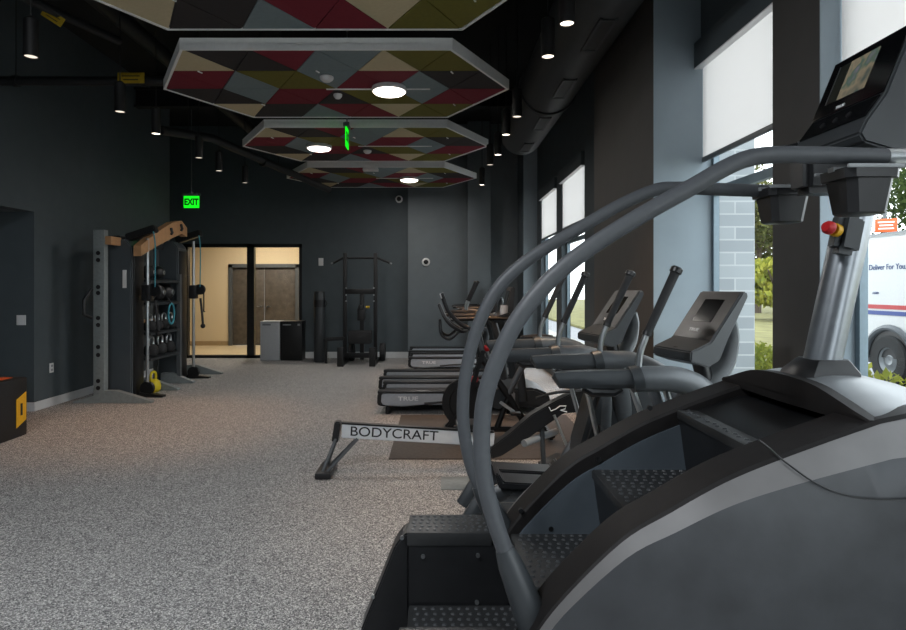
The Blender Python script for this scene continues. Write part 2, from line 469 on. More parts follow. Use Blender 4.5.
for i, (a, b) in enumerate(OPEN):
    w = .04
    mb = MB()
    fx0, fx1 = 2.03, 2.07
    mb.span((fx0, a, .12), (fx1, a + w, 3.32)); mb.span((fx0, b - w, .12), (fx1, b, 3.32))
    mb.span((fx0, a, 3.26), (fx1, b, 3.32)); mb.span((fx0, a, .12), (fx1, b, .18))
    mb.span((fx0, a + w, 2.17), (fx1, b - w, 2.23))
    if i == 2: pass
    wn = struct('window_%d' % (i + 1), mb, M['alu_blue'])
    mb = MB(); mb.quad([(2.05, a + w, .18), (2.05, b - w, .18), (2.05, b - w, 3.26), (2.05, a + w, 3.26)]); finish('pane', mb, M['glass'], wn)

def blind(a, b, zb, label):
    t = thing('roller_blind', label, 'blind', (1.94, (a + b) / 2, zb), group='white roller blinds in the windows')
    mb = MB(); mb.span((1.962, a + .012, zb + .03), (1.965, b - .012, 3.30)); part('fabric', mb, M['shade'], t, True)
    mb = MB(); mb.span((1.953, a + .012, zb), (1.975, b - .012, zb + .035), bev=.004); part('bottom_bar', mb, M['mgrey'], t, True)
    mb = MB(); mb.span((1.90, a + .002, 3.115), (1.957, b - .002, 3.30), bev=.003); fa = part('fascia', mb, M['wall'], t, True)
    mb = MB(); mb.span((1.902, a + .004, 3.108), (1.955, b - .004, 3.1155)); part('fascia_daylight', mb, M['white'], fa, True, label='white strip for daylight on the fascia underside')  # strip added so daylight under the fascia is held in white
    return t
blind(3.35, 4.47, 2.42, 'white roller blind in the window just behind the stair climber')
blind(.8, 2.94, 2.235, 'white roller blind at the right frame edge behind the climber console')
blind(7.98, 9.45, 2.38, 'white roller blind in the wider, nearer of the two far windows')
blind(9.85, 11.32, 2.37, 'white roller blind in the narrower, farthest window')

# ------------------------------------------------------------------ wall fittings
def plate(name, c, d, label, cat, m, extra=None):
    mb = MB(); mb.box(c, d, bev=.004)
    o = single(name, mb, m, label, cat)
    return o
plate('light_switch', (-5.02, 7.293, 1.10), (.11, .012, .12), 'white light switch plate on the dark alcove wall at far left', 'switch', M['white'])
o = plate('power_outlet', (XL + .006, 7.62, .48), (.012, .075, .12), 'white power outlet low on the left wall above the baseboard', 'outlet', M['white'])
for dz in (-.025, .025):
    mb = MB(); mb.box((.0065, 0, .06 + dz), (.004, .032, .028), bev=.002); finish('socket', mb, M['lgrey'], o)
plate('wall_switch', (-2.45, YB - .008, 2.03), (.10, .015, .16), 'small white switch plate high on back wall, left of pull-up station', 'switch', M['white'])
t = thing('wall_sensor', 'round white ring sensor with black eye on the grey back wall', 'sensor', (-.23, 12.60, 1.92))
mb = MB(); mb.lathe([(.0, 0), (.085, 0), (.085, -.03), (.055, -.045), (.05, -.03), (.0, -.03)], (0, 0, .1), axis='y'); part('ring', mb, M['white'], t)
mb = MB(); mb.lathe([(.0, -.028), (.05, -.03), (.045, -.05), (.0, -.06)], (0, 0, .1), axis='y'); part('eye', mb, M['black'], t)
t = thing('security_camera', 'small white dome camera high on the back wall below the last ceiling panel', 'camera', (-.80, YB, 3.26))
mb = MB(); mb.lathe([(0, 0), (.075, 0), (.075, -.05), (.06, -.07), (0, -.07)], (0, 0, .09), axis='y'); part('housing', mb, M['white'], t)
mb = MB(); mb.ball((0, -.075, .09), .05); part('lens_dome', mb, M['black'], t)

# ------------------------------------------------------------------ felt ceiling clouds
CX, CZ, HE, HV, DD = -1.02, 3.5, 1.15, 1.75, 2.05
PATTERN = ['ckkrggcoo', 'rrgoogrrgkk', 'kkgrrgooogrr'[:0] + 'kkgrrgoogrr', 'ckkrrgcoo']
ROW1 = 'ckkrggcoo'; ROW2 = 'rrgoogrrgkk'; ROW3 = 'kkgrrkoogrr'; ROW4 = 'ckkgrrcoo'
def cloud(y0, label, ox=0.):
    t = thing('ceiling_panel', label, 'ceiling panel', (CX + ox, y0 + DD / 2, CZ), group='hexagonal felt ceiling panels')
    hx = [(-HE, -DD / 2), (HE, -DD / 2), (HV, 0), (HE, DD / 2), (-HE, DD / 2), (-HV, 0)]
    # white edge frame
    mb = MB(); th = .018
    inner = [(x * (1 - th / 1.2), y * (1 - th / .9)) for x, y in hx]
    rs = []
    for poly, z in ((hx, 0), (hx, .10), (inner, .10), (inner, 0)):
        rs.append([V((x, y, z)) for x, y in poly])
    rs.append(rs[0]); mb.rings(rs, False)
    part('edge_frame', mb, M['panel_edge'], t)
    mb = MB(); mb.prism(inner, 2, .016, .06); part('backing_board', mb, M['black'], t)
    mb = MB()
    keys = list(TILE)
    def line(k):
        y = -DD / 2 + DD * k / 4; half = HV - (HV - HE) * abs(k - 2) / 2
        return y, half
    for r, row in enumerate((ROW1, ROW2, ROW3, ROW4)):
        ya, ha = line(r); yb, hb = line(r + 1)
        ga = .010; n = len(row)
        na = (n - 1) // 2 if r < 2 else (n + 1) // 2; nb = (n + 1) // 2 if r < 2 else (n - 1) // 2
        A = [V((-ha + 2 * ha * i / na, ya)) for i in range(na + 1)]; B = [V((-hb + 2 * hb * i / nb, yb)) for i in range(nb + 1)]
        for k, ch in enumerate(row):
            j = k // 2
            if r < 2: tri = [A[j], B[j], B[j + 1]] if k % 2 == 0 else [A[j], A[j + 1], B[j + 1]]
            else: tri = [A[j], A[j + 1], B[j]] if k % 2 == 0 else [A[j + 1], B[j], B[j + 1]]
            c = (tri[0] + tri[1] + tri[2]) / 3
            same_prev = 0
            pts = [c + (p - c) * .975 for p in tri]
            mb.prism([(p.x * .985, p.y * .985) for p in pts], 2, .006, .02, mi=keys.index(ch))
    # white tee strips between some tiles
    part('felt_tiles', mb, [TILE[k] for k in keys], t)
    mb = MB()
    y2 = 0.0
    mb.span((-.1, -.011, -.002), (.95, .011, .012))
    for (x, y) in ((-1.2, -.51), (-.1, -.52), (1.15, -.5), (1.2, .5), (-.9, .5)):
        mb.bar((x, y, .004), (x + .02, y + .05, .004), .012, .012)
    part('tee_strip', mb, M['panel_edge'], t)
    for (x, y) in ((-1.0, -.8), (1.0, -.8), (-1.0, .8), (1.0, .8)):
        mb = MB(); mb.cyl((x, y, .06), (x, y, ZC - CZ), .006, seg=6); part('hanger', mb, M['black'], t)
    return t
cloud(2.66, 'multicoloured hexagonal felt panel nearest the camera, cut off by the top edge', .07)
cloud(5.09, 'large hexagonal felt ceiling panel seen whole, with two white detectors')
cloud(7.57, 'third hexagonal felt ceiling panel, the one behind the hanging green exit sign')
cloud(10.10, 'farthest and smallest-looking hexagonal felt ceiling panel')

glow = emat('lamp_diffuser', 'fff2e6', 5)
def add_light(kind, name, loc, energy, color=(1, 1, 1), rot=(0, 0, 0), **kw):
    l = bpy.data.lights.new(name, kind); l.energy = energy; l.color = color
    for k, v in kw.items(): setattr(l, k, v)
    o = bpy.data.objects.new(name, l); COL.objects.link(o); o.location = loc; o.rotation_euler = rot
    return o
def round_light(x, y, label):
    t = thing('ceiling_light', label, 'ceiling light', (x, y, CZ - .045), group='round lights on the felt panels')
    mb = MB(); mb.lathe([(.172, .05), (.178, .03), (.178, .012), (.165, .004), (.165, .03), (0, .03), (0, .05)]); part('trim_ring', mb, M['white'], t)
    mb = MB(); mb.lathe([(0, -.028), (.09, -.024), (.15, -.008), (.163, .014), (0, .028)]); part('diffuser', mb, glow, t)
    l = add_light('AREA', 'lamp', (0, 0, -.05), 16, (1, .95, .9), shape='DISK', size=.32); l.parent = t
round_light(-.48, 6.07, 'lit round ceiling light on the large whole hexagonal panel')
round_light(-1.67, 8.56, 'lit round ceiling light on the third panel, left of the exit sign')
round_light(-.51, 11.1, 'lit round ceiling light on the farthest hexagonal panel')

def detector(x, y, r, label):
    mb = MB(); mb.lathe([(0, .0), (r * .55, 0), (r * .9, .018), (r, .03), (r, .045), (0, .045)], (x, y, CZ - .045))
    single('smoke_detector', mb, M['white'], label, 'smoke detector', 'white detectors on the felt panels')
detector(-1.05, 5.75, .065, 'larger white round detector on the whole hexagonal panel')
detector(-1.03, 6.27, .045, 'smaller white sprinkler cap on the whole hexagonal panel')
detector(-1.02, 8.85, .06, 'white round detector on the third hexagonal panel')
mb = MB(); mb.box((-1.12, 10.2, CZ - .019), (.26, .12, .05), bev=.012); single('access_point', mb, M['white'], 'white oblong wireless box under the farthest felt panel', 'wireless box')

# pendants: black cylinders on cords
def pendant(px, py, bright, label, warm=True):
    Y = F * 1.7 / (VY - py); X = (px - VX) / F * Y
    t = thing('pendant_light', label, 'pendant light', (X, Y, 3.2), group='black cylinder pendant lights')
    mb = MB(); mb.lathe([(0, .30), (.018, .30), (.05, .275), (.05, 0), (.045, 0), (.043, .02), (0, .02)], seg=20); part('shade', mb, M['pitch'], t)
    mb = MB(); mb.lathe([(0, .004), (.043, .006), (.043, .02), (0, .02)], seg=16); part('bulb', mb, emat('pendant_bulb', 'fff0dc', bright), t)
    mb = MB(); mb.cyl((0, 0, .29), (0, 0, ZC - 3.2), .006, seg=6); part('cord', mb, M['black'], t)
    if bright > 1:
        l = add_light('SPOT', 'lamp', (0, 0, -.01), 60 * bright / 3, (1, .55, .28) if warm else (1, .8, .6), (0, 0, 0), spot_size=math.radians(75), spot_blend=.8, shadow_soft_size=.04); l.parent = t
pendant(31, 57, .8, 'black pendant light nearest the top left corner of the photo')
pendant(120, 112, .8, 'unlit-looking black pendant light below the yellow pipe tag')
pendant(156, 134, 4, 'brightly lit black pendant light beside the left tip of the whole panel')
pendant(219, 171, .8, 'small far black pendant light above the EXIT sign, its right neighbour')
pendant(199, 158, .6, 'small far black pendant light straight above the EXIT sign')
pendant(245, 183, .5, 'dark far pendant light farthest right of those above the EXIT sign')
pendant(567, 24, 3, 'brightly lit black pendant light nearest the round black duct top', False)
pendant(548, 57, 2, 'black pendant light second from the front of the right-hand row')
pendant(506, 135, 3, 'dim black pendant light at the right tip of the third panel')
pendant(517, 117, .8, 'dark pendant light in front of the duct flange')
pendant(498, 155, 4, 'lit black pendant light between third and fourth felt panels on the right')
pendant(490, 165, .6, 'dark far pendant light near the duct end')
pendant(482, 185, 4, 'lit black pendant light farthest away on the right')

# exit signs
green = emat('exit_green', '12d01c', 1.1)
def exit_sign(x, y, z, rz, label, h=.21, w=.27, drop=.5):
    t = thing('exit_sign', label, 'exit sign', (x, y, z), rz)
    mb = MB(); mb.box((0, 0, h + .02), (w + .03, .06, .045), bev=.006); part('housing', mb, M['mgrey'], t)
    mb = MB(); mb.box((0, 0, h / 2), (w, .014, h), bev=.002); part('lit_panel', mb, green, t)
    mb = text_mb('EXIT', .15, (0, -.009, h / 2 - .004), (PI / 2, 0, 0), bold=.006, sx=.8); part('lettering', mb, mat('exit_letters', '0a3a0e', .5), t)
    mb = MB(); mb.cyl((0, 0, h + .04), (0, 0, h + drop), .008, seg=8); mb.cyl((0, 0, h + .04), (0, 0, h + .07), .03, seg=12); part('stem', mb, M['mgrey'], t)
exit_sign(P(191.5, 208, 10.5).x, 10.5, P(191, 208, 10.5).z, 0, 'green lit EXIT sign hanging in front of the dark back wall', drop=1.5)
exit_sign(P(347, 148, 7.3).x, 7.3, P(347, 148, 7.3).z, PI / 2, 'green lit exit sign seen edge on between two felt panels', h=.24, w=.2, drop=1.2)
add_light('POINT', 'exit_glow', (P(191.5, 208, 10.5).x, 10.42, P(191, 208, 10.5).z + .1), .2, (.1, 1, .15), shadow_soft_size=.1)

# ------------------------------------------------------------------ black services under the ceiling
t = thing('air_duct', 'large round black air duct running along the right side below the ceiling', 'duct', (1.22, 4.0, 3.40))
mb = MB(); R = .30
mb.lathe([(R, -9.5 + .0), (R, 4.7), (R * .96, 4.75), (0, 4.78)], (0, 0, R), seg=40, axis='y')
part('pipe', mb, M['duct'], t)
for yy in (2.63, -1.2):
    mb = MB(); mb.lathe([(R, yy - .03), (R + .02, yy - .03), (R + .02, yy + .03), (R, yy + .03)], (0, 0, R), seg=40, axis='y'); part('flange', mb, M['duct'], t)
for yy, L in ((-1.9, .55), (-.65, .55), (.57, .55), (1.80, .52), (3.04, .50), (4.22, .45)):
    fr = MB()
    for s_ in (-1, 1):
        fr.box((s_ * .055, yy, .002), (.02, L + .04, .02)); fr.box((0, yy + s_ * L / 2, .0), (.13, .02, .02))
    v = part('vent_frame', fr, M['duct'], t)
    mb = MB(); mb.box((0, yy, .001), (.09, L - .02, .012)); part('vent_slot', mb, M['pitch'], v)

def pipe_run(pts, r, label, m='pipe', coll=()):
    t = thing('ceiling_pipe', label, 'pipe', pts[0], group=None)
    mb = MB(); mb.tube(pts, r, 14); part('tube', mb, M[m], t, True)
    for c, d in coll:
        mb = MB(); c = V(c); d = V(d).normalized() * .025; mb.cyl(c - d, c + d, r * 1.22); part('coupling', mb, M[m], t, True)
    for k in range(1, len(pts)):
        a, b = V(pts[k - 1]), V(pts[k]); c = a.lerp(b, .5)
        mb = MB(); mb.cyl(c, (c.x, c.y, ZC), .005, seg=6); part('hanger', mb, M['black'], t, True)
    return t
pipe_run([(-7.0, 6.6, 3.75), (-2.2, 6.6, 3.75)], .05, 'black sprinkler pipe crossing left to right, carrying the upright yellow tag', coll=[((-4.6, 6.6, 3.75), (1, 0, 0)), ((-3.2, 6.6, 3.75), (1, 0, 0))])
pipe_run([(-4.6, 1.5, 3.86), (-3.05, 5.8, 3.86)], .04, 'thin black pipe near the top left corner carrying the tilted yellow tag')
pipe_run([(-3.6, 7.9, 3.55), (-3.2, 8.6, 3.62), (-2.0, 11.2, 3.3)], .06, 'black duct pipe sloping down behind the left tips of the felt panels', coll=[((-2.75, 9.575, 3.48), (1.2, 2.6, -.3))])
pipe_run([(-3.3, 0, 4.3), (-3.3, 12.5, 4.3)], .09, 'thick black pipe running lengthwise high above the left half of the room')
t = thing('ceiling_beam', 'dark steel beam crossing the black ceiling left to right', 'beam', (-3, 9.8, 4.4))
mb = MB()
for z in (4.4, 4.68): mb.span((-8, 9.7, z), (1.9, 9.86, z + .03))
mb.span((-8, 9.77, 4.4), (1.9, 9.79, 4.7)); part('web', mb, M['ceil'], t, True)
def tag_(c, rot, label, k=1.):
    t = thing('pipe_tag', label, 'tag', c, group='yellow tags on pipes')
    t.rotation_euler = rot; t.scale = (k, k, k)
    mb = MB(); mb.box((0, 0, 0), (.33, .012, .13), bev=.004); part('band', mb, M['tagyel'], t)
    for dz, w in ((.022, .22), (-.024, .18)):
        mb = MB(); mb.box((0, -.0075, dz), (w, .003, .012)); part('print_line', mb, M['letter_black'], t)
tag_((P(131, 77, 6.53).x, 6.53, 3.76), (0, 0, 0), 'yellow tag on the crossing pipe left of the whole felt panel', .88)
tag_((P(53, 17, 5.2).x, 5.2, P(53, 17, 5.2).z), (0, math.radians(33), 0), 'tilted yellow tag at the top left corner, hanging by the thin pipe', .62)
# ================================================================== STAIR CLIMBER (world coordinates)
sc_ = thing('stair_climber', 'large dark grey stair climber with curved handrails in the right foreground', 'stair climber', (.65, 1.83, 0))
PROF = [(.20, .56), (.225, .63), (.30, .735), (.448, .882), (.567, .955), (.70, 1.03), (.85, 1.092), (1.04, 1.160), (1.10, 1.178), (1.22, 1.195), (1.36, 1.17), (1.50, 1.06), (1.58, .90), (1.60, .80)]
PS = [(p.x, p.z) for p in smooth_pts([(x, 0, z) for x, z in PROF], 5)]
def cw(x):
    t = min(1, max(0, (x - .3) / .85)); return .012 + .075 * t
def side(sgn):
    # sgn -1: near side (small Y), +1: far side
    yc = 1.83
    Y = lambda d: yc + sgn * d           # d measured outward from the centre line
    body, trim, cham = MB(), MB(), MB()
    rb, rt, rc = [], [], []
    for x, z in PS:
        w = cw(x)
        rc.append([V((x, Y(.36), z - .004)), V((x, Y(.40), z - w)), V((x, Y(.385), z - w - .01)), V((x, Y(.345), z - .02))])
        s1 = max(z - w - .10, .2)
        rb.append([V((x, Y(.40), z - w)), V((x, Y(.418), s1)), V((x, Y(.41), .30)), V((x, Y(.39), .05)), V((x, Y(.25), .05)), V((x, Y(.25), z - .02)), V((x, Y(.345), z - .02))])
        rt.append([V((x, Y(.362), z - .006)), V((x, Y(.355), z + .004)), V((x, Y(.235), z + .006)), V((x, Y(.228), z - .004)), V((x, Y(.228), z - .05)), V((x, Y(.25), z - .05))])
    body.rings(rb); trim.rings(rt); cham.rings(rc)
    part('side_panel', body, M['shell'], sc_, True); part('bevel_panel', cham, M['bevel'], sc_, True, 'sloping band, light from above painted in lighter grey'); part('top_trim', trim, M['trim'], sc_, True, 'black top edge trim')
    return Y
YN = side(-1); YFar = side(1)
# seam of the front cover on the near side
sm = [P(x, y, Y_) for x, y, Y_ in ((759, 440, 1.476), (768, 447, 1.462), (779, 457, 1.448), (792, 467, 1.432), (812, 481, 1.418), (838, 493, 1.412), (870, 499, 1.410), (906, 499, 1.409), (950, 496, 1.410))]
sm = smooth_pts(sm, 5)
mb = MB(); mb.tube(sm, .0022, 6, caps=True); part('cover_seam', mb, M['black'], sc_, True)
mb = MB(); mb.cyl((1.115, 1.411, .955), (1.115, 1.405, .955), .008); part('screw', mb, M['silver'], sc_, True)
# screw holes on the inner face of the far panel
for px, py in ((521, 511), (551, 529), (599, 460), (629, 472), (650, 408)):
    c = P(px, py, 2.05); mb = MB(); mb.cyl((c.x, 2.06, c.z), (c.x, 2.0485, c.z), .0085, seg=14); part('screw_hole', mb, M['black'], sc_, True)
# front hood
CROWN = ((-.361, -.016), (-.355, -.010), (-.30, .004), (-.24, .022), (-.16, .043), (-.08, .052), (0, .054), (.08, .052), (.16, .043), (.24, .022), (.30, .004), (.355, -.010), (.361, -.016))
mb = MB(); rs = []
HX = [(1.062, 1.178), (1.10, 1.187), (1.16, 1.192), (1.24, 1.186), (1.36, 1.155), (1.48, 1.06), (1.57, .90), (1.62, .75)]
for x, z in [(p.x, p.z) for p in smooth_pts([(a, 0, b) for a, b in HX], 4)]:
    r = [V((x, 1.83 + d, z + dz)) for d, dz in CROWN]
    r += [V((v.x, 1.83 + (v.y - 1.83) * .97, v.z - .025)) for v in reversed(r)]
    rs.append(r)
mb.rings(rs); part('front_hood', mb, M['hood'], sc_, True, 'light silver-grey front hood')
mb = MB(); rs = []
cp = smooth_pts([(d, dz, 0) for d, dz in CROWN[1:-1]], 4)
for x, k in ((1.030, .0), (1.034, .006), (1.066, .006), (1.070, .002)):
    top = [V((x + .02 * abs(p.x) / .3 * (p.x < 0), 1.83 + p.x, 1.178 + p.y + k - (.05 if x < 1.032 else 0) * max(0, p.y) / .054)) for p in cp]
    bot = [V((v.x + .004, v.y, 1.155 - .0 * k)) for v in reversed(top)]
    rs.append(top + bot)
mb.rings(rs); part('hood_lip', mb, M['trim'], sc_, True, 'black lip over the step opening')
lp = [(x, z - .052) for x, z in PS if x < 1.2]
mb = MB(); mb.prism([(.235, .43)] + lp[2:] + [(1.19, .43)], 1, 2.050, 2.058); part('inner_light_sheet', mb, M['lit_inner'], sc_, True, label='slate sheet for window light on the inner panel')  # added sheet, window light on the far inner face put into its colour
# inside: drum, cheek and treads
mb = MB(); mb.span((.20, 1.59, .05), (1.55, 2.07, .40)); mb.span((1.24, 1.59, .4), (1.5, 2.07, 1.13)); mb.prism([(.86, .9), (.872, 1.078), (1.02, 1.13), (1.24, 1.13), (1.24, .9)], 1, 1.605, 2.05); part('base_frame', mb, M['black'], sc_, True)
def bumps(mb, x0, x1, y0, y1, z, sx=.027, sy=.030, slope=0.):
    nx, ny = int((x1 - x0) / sx), int((y1 - y0) / sy)
    for i in range(nx):
        for j in range(ny):
            x = x0 + (i + .5 + .25 * (j % 2)) * (x1 - x0) / nx; y = y0 + (j + .5) * (y1 - y0) / ny
            a = .0085; b = .0055; h = .004
            zz = z
            base = [V((x + a * math.cos(k * PI / 3), y + b * 1.6 * math.sin(k * PI / 3), zz)) for k in range(6)]
            top = [V((x + .55 * a * math.cos(k * PI / 3), y + .55 * b * 1.6 * math.sin(k * PI / 3), zz + h)) for k in range(6)]
            mb.rings([base, top], mi=1)
for k, (x0, x1, z) in enumerate(((.25, .55, .662), (.525, .86, .880), (.815, .885, 1.082))):
    mb = MB(); mb.span((x0, 1.60, z - .03), (x1, 2.055, z), bev=.006); bumps(mb, x0 + .012, x1 - .03, 1.605, 2.05, z)
    st = part('step', mb, [M['step'], M['stud']], sc_, True)
    mb = MB(); mb.prism([(x0 + .006, z - .03), (x0 + .03, z - .03), (x0 + .06, z - .24), (x0 + .035, z - .24)], 1, 1.602, 2.053); part('riser', mb, M['blackp'], st, True)
# rear entry
mb = MB(); mb.span((-.095, 1.60, .385), (.30, 2.03, .432), bev=.008); bumps(mb, -.085, .26, 1.61, 2.02, .432)
part('entry_step', mb, [M['step'], M['stud']], sc_, True)
mb = MB(); mb.span((-.095, 1.60, .02), (.24, 2.03, .385)); part('entry_block', mb, M['blackp'], sc_, True)
for (y0, y1, zt_) in ((2.035, 2.20, .672), (1.46, 1.60, .60)):
    mb = MB(); mb.span((-.10, y0, zt_ - .045), (.185, y1, zt_), bev=.004); bumps(mb, -.095, .18, y0 + .008, y1 - .008, zt_, .025, .028)
    fp = part('foot_platform', mb, [M['step'], M['stud']], sc_, True)
    mb = MB(); mb.span((-.095, y0 + .004, .03), (.24, y1, zt_ - .045)); part('platform_box', mb, M['blackp'], fp, True)
yp = 2.032
for px, py in ((423, 557), (478, 556), (477, 603)):
    c = P(px, py, yp); mb = MB(); mb.cyl((c.x, 2.041, c.z), (c.x, yp, c.z), .007, seg=12); part('screw', mb, M['silver'], sc_, True)
# rear side plates
for y, dz in ((2.06, 0), (1.50, -.07)):
    pl = [(-.095, .66 + dz), (-.115, .655 + dz), (-.145, .615 + dz), (-.215, .44), (-.26, .33), (-.29, .12), (-.29, .03), (-.095, .03)]
    mb = MB(); mb.prism(pl, 1, y, y + .10, bev=.006); rp = part('rear_plate', mb, M['blackp'], sc_, True)
    if dz == 0:
        mb = MB()
        for px, py in ((402, 538), (373, 597)):
            c = P(px, py, 2.055); mb.cyl((c.x, 2.062, c.z), (c.x, 2.053, c.z), .007, seg=10)
        part('screw', mb, M['silver'], rp, True)
# handrails: one long bent tube per side, running to the console
NEAR = [(527, 606), (517, 580), (506, 553), (493, 515), (484, 478), (481.5, 440), (485, 398), (499, 356), (520, 316), (552, 278), (590, 247.5), (640, 216), (690, 188), (725, 168), (748, 158.5), (772, 155), (810, 155), (850, 156), (885, 157)]
npts = [P(x, y, 1.55) for x, y in NEAR]
base = [(p.x, p.z) for p in npts]
FAR = [(499, 523), (490, 508), (480, 488), (470, 462), (464, 430), (463, 400), (466, 372), (473, 341), (483, 314), (498, 288), (520, 266), (549, 246), (585, 225), (620, 205), (655, 190), (675, 188), (700, 188.5), (735, 190), (772, 191)]
fbase = [(p.x, p.z) for p in (P(x, y, 2.11) for x, y in FAR)]
fbase.append((base[-1][0], fbase[-1][1]))
for sgn, y0 in ((-1, 1.55), (1, 2.11)):
    bb_ = base if sgn < 0 else fbase
    pts = smooth_pts([(x, y0, z) for x, z in (base if sgn < 0 else fbase)], 6)
    mb = MB(); mb.tube(pts, .0222, 18)
    hr = part('handrail', mb, M['rail'], sc_, True)
    a, b = V((bb_[0][0], y0, bb_[0][1])), V((bb_[2][0], y0, bb_[2][1]))
    dr = (a - b).normalized()
    mb = MB(); mb.tube([b + dr * -.012, b + dr * .0, b + dr * .03, a + dr * .03, a + dr * .055], [.024, .027, .033, .043, .044], 20)
    part('collar', mb, M['dgrey'], hr, True)
    e = V((bb_[-1][0], y0, bb_[-1][1]))
    mb = MB(); mb.tube([e, e + V((.10, 0, .0))], .0225, 18); part('end_sleeve', mb, M['silver'], hr, True)
# black cross tube between the rails, carrying the bins and the far grip
xe = base[-1][0] + .05
mb = MB(); mb.tube([(xe, 1.55, 1.835), (xe, 2.11, 1.835)], .018); mb.bar((xe, 1.83, 1.78), (xe, 1.83, 1.90), .22, .10, .02); part('cross_tube', mb, M['blackp'], sc_, True)
# column
c0, c1 = V((1.155, 1.83, 1.22)), V((1.295, 1.83, 1.86))
mb = MB(); mb.tube([c0, c1], .046, 28, rz=.052); part('column', mb, M['steel'], sc_, True, 'brushed silver column')
mb = MB(); rs = []
for (k, z) in ((.088, 1.222), (.086, 1.245), (.060, 1.278), (.054, 1.284)):
    cx = 1.155 + (z - 1.22) * .22
    rs.append([V((cx + k * 1.05 * a, 1.83 + k * .95 * b, z)) for a, b in ((-1, -.6), (-.75, -1), (.75, -1), (1, -.6), (1, .6), (.75, 1), (-.75, 1), (-1, .6))])
mb.rings(rs); part('column_boot', mb, M['blackp'], sc_, True)
# console
HW = .165
pr = [(1.318, 2.235), (1.236, 2.035), (1.185, 1.965), (1.165, 1.925), (1.18, 1.90), (1.30, 1.865), (1.36, 1.90), (1.39, 2.03), (1.385, 2.225), (1.35, 2.25)]
mb = MB(); mb.prism(pr, 1, 1.83 - HW, 1.83 + HW, bev=.006); con = part('console', mb, M['dgrey'], sc_, True)
nx = V((1.318 - 1.236, 0, 2.235 - 2.035)).normalized(); nrm = V((-nx.z, 0, nx.x))
def onface(u, v, off=0.):       # u across (0 far .. 1 near), v up the display face
    return V((1.236, 1.83 + HW - 2 * HW * u, 2.035)) + nx * (v * .216) + nrm * off
mb = MB(); q = [onface(u, v, o) for o in (.0005, .004) for u, v in ((.02, .03), (.98, .03), (.98, .97), (.02, .97))]
mb.rings([q[:4], q[4:]]); fp = part('display_glass', mb, M['led'], con, True)
mb = MB(); q = [onface(u, v, o) for o in (.004, .0055) for u, v in ((.31, .24), (.68, .24), (.68, .85), (.31, .85))]
mb.rings([q[:4], q[4:]]); part('screen', mb, M['screen'], con, True, 'lit colour video picture')
mb = MB(); q = [onface(u, v, o) for o in (.004, .0052) for u, v in ((.17, .24), (.308, .24), (.308, .85), (.17, .85))]
mb.rings([q[:4], q[4:]]); part('menu_panel', mb, mat('menu_dark', '20241f', .3, var=.5, scale=80), con, True)
mb = MB(); mb.bar(onface(.15, .24, .005), onface(.15, .85, .005), .003, .002); part('light_bar', mb, M['silver'], con, True)
fm = frame_mat((0, -1, 0), nx)
mb = text_mb('TRUE', .013, onface(.42, .09, .0055), fm, sx=1.3, bold=.0004); part('lettering', mb, M['letter_white'], con, True)
kp = V((1.236, 0, 2.035)) - V((1.185, 0, 1.965)); kp.normalize(); kn = V((-kp.z, 0, kp.x))
mb = MB(); 
q = [V((1.185, y, 1.965)) + kp * v + kn * o for o in (.0005, .005) for v, y in ((.012, 1.98), (.012, 1.68), (.085, 1.68), (.085, 1.98))]
mb.rings([q[:4], q[4:]]); part('keypad', mb, M['led'], con, True)
mb = MB()
for k in range(3): mb.cyl(V((1.185, 1.77 + k * .06, 1.965)) + kp * .045 + kn * .004, V((1.185, 1.77 + k * .06, 1.965)) + kp * .045 + kn * .009, .009, seg=16)
part('button', mb, M['blackp'], con, True)
# pulse grips on short black stalks beside the console
g = MB(); g.tube(smooth_pts([(1.30, 1.96, 1.93), (1.262, 2.03, 1.972), (1.20, 2.06, 1.965), (1.165, 2.065, 1.955)], 5), .021, 14); pg = part('pulse_grip', g, M['blackp'], con, True)
g = MB(); g.tube([(1.225, 2.049, 1.969), (1.262, 2.031, 1.973)], .0235, 14); part('grip_sleeve', g, M['silver'], pg, True)
# emergency stop on the column
b0 = V((1.195, 1.765, 1.655))
mb = MB(); mb.bar(b0 - V((.012, 0, .06)), b0 + V((.012, 0, .06)), .065, .075, .018, up=(1, 0, 0)); es = part('stop_housing', mb, M['dgrey'], sc_, True)
d_ = V((-1, -.35, .25)).normalized(); a_ = b0 + d_ * .035
mb = MB(); mb.cyl(a_, a_ + d_ * .018, .019); part('collar_ring', mb, M['yellow'], es, True, 'yellow ring')
mb = MB(); mb.tube([a_ + d_ * .02, a_ + d_ * .03, a_ + d_ * .04, a_ + d_ * .05], [.012, .0195, .0195, .013], 20); part('stop_button', mb, M['red'], es, True, 'red push button')
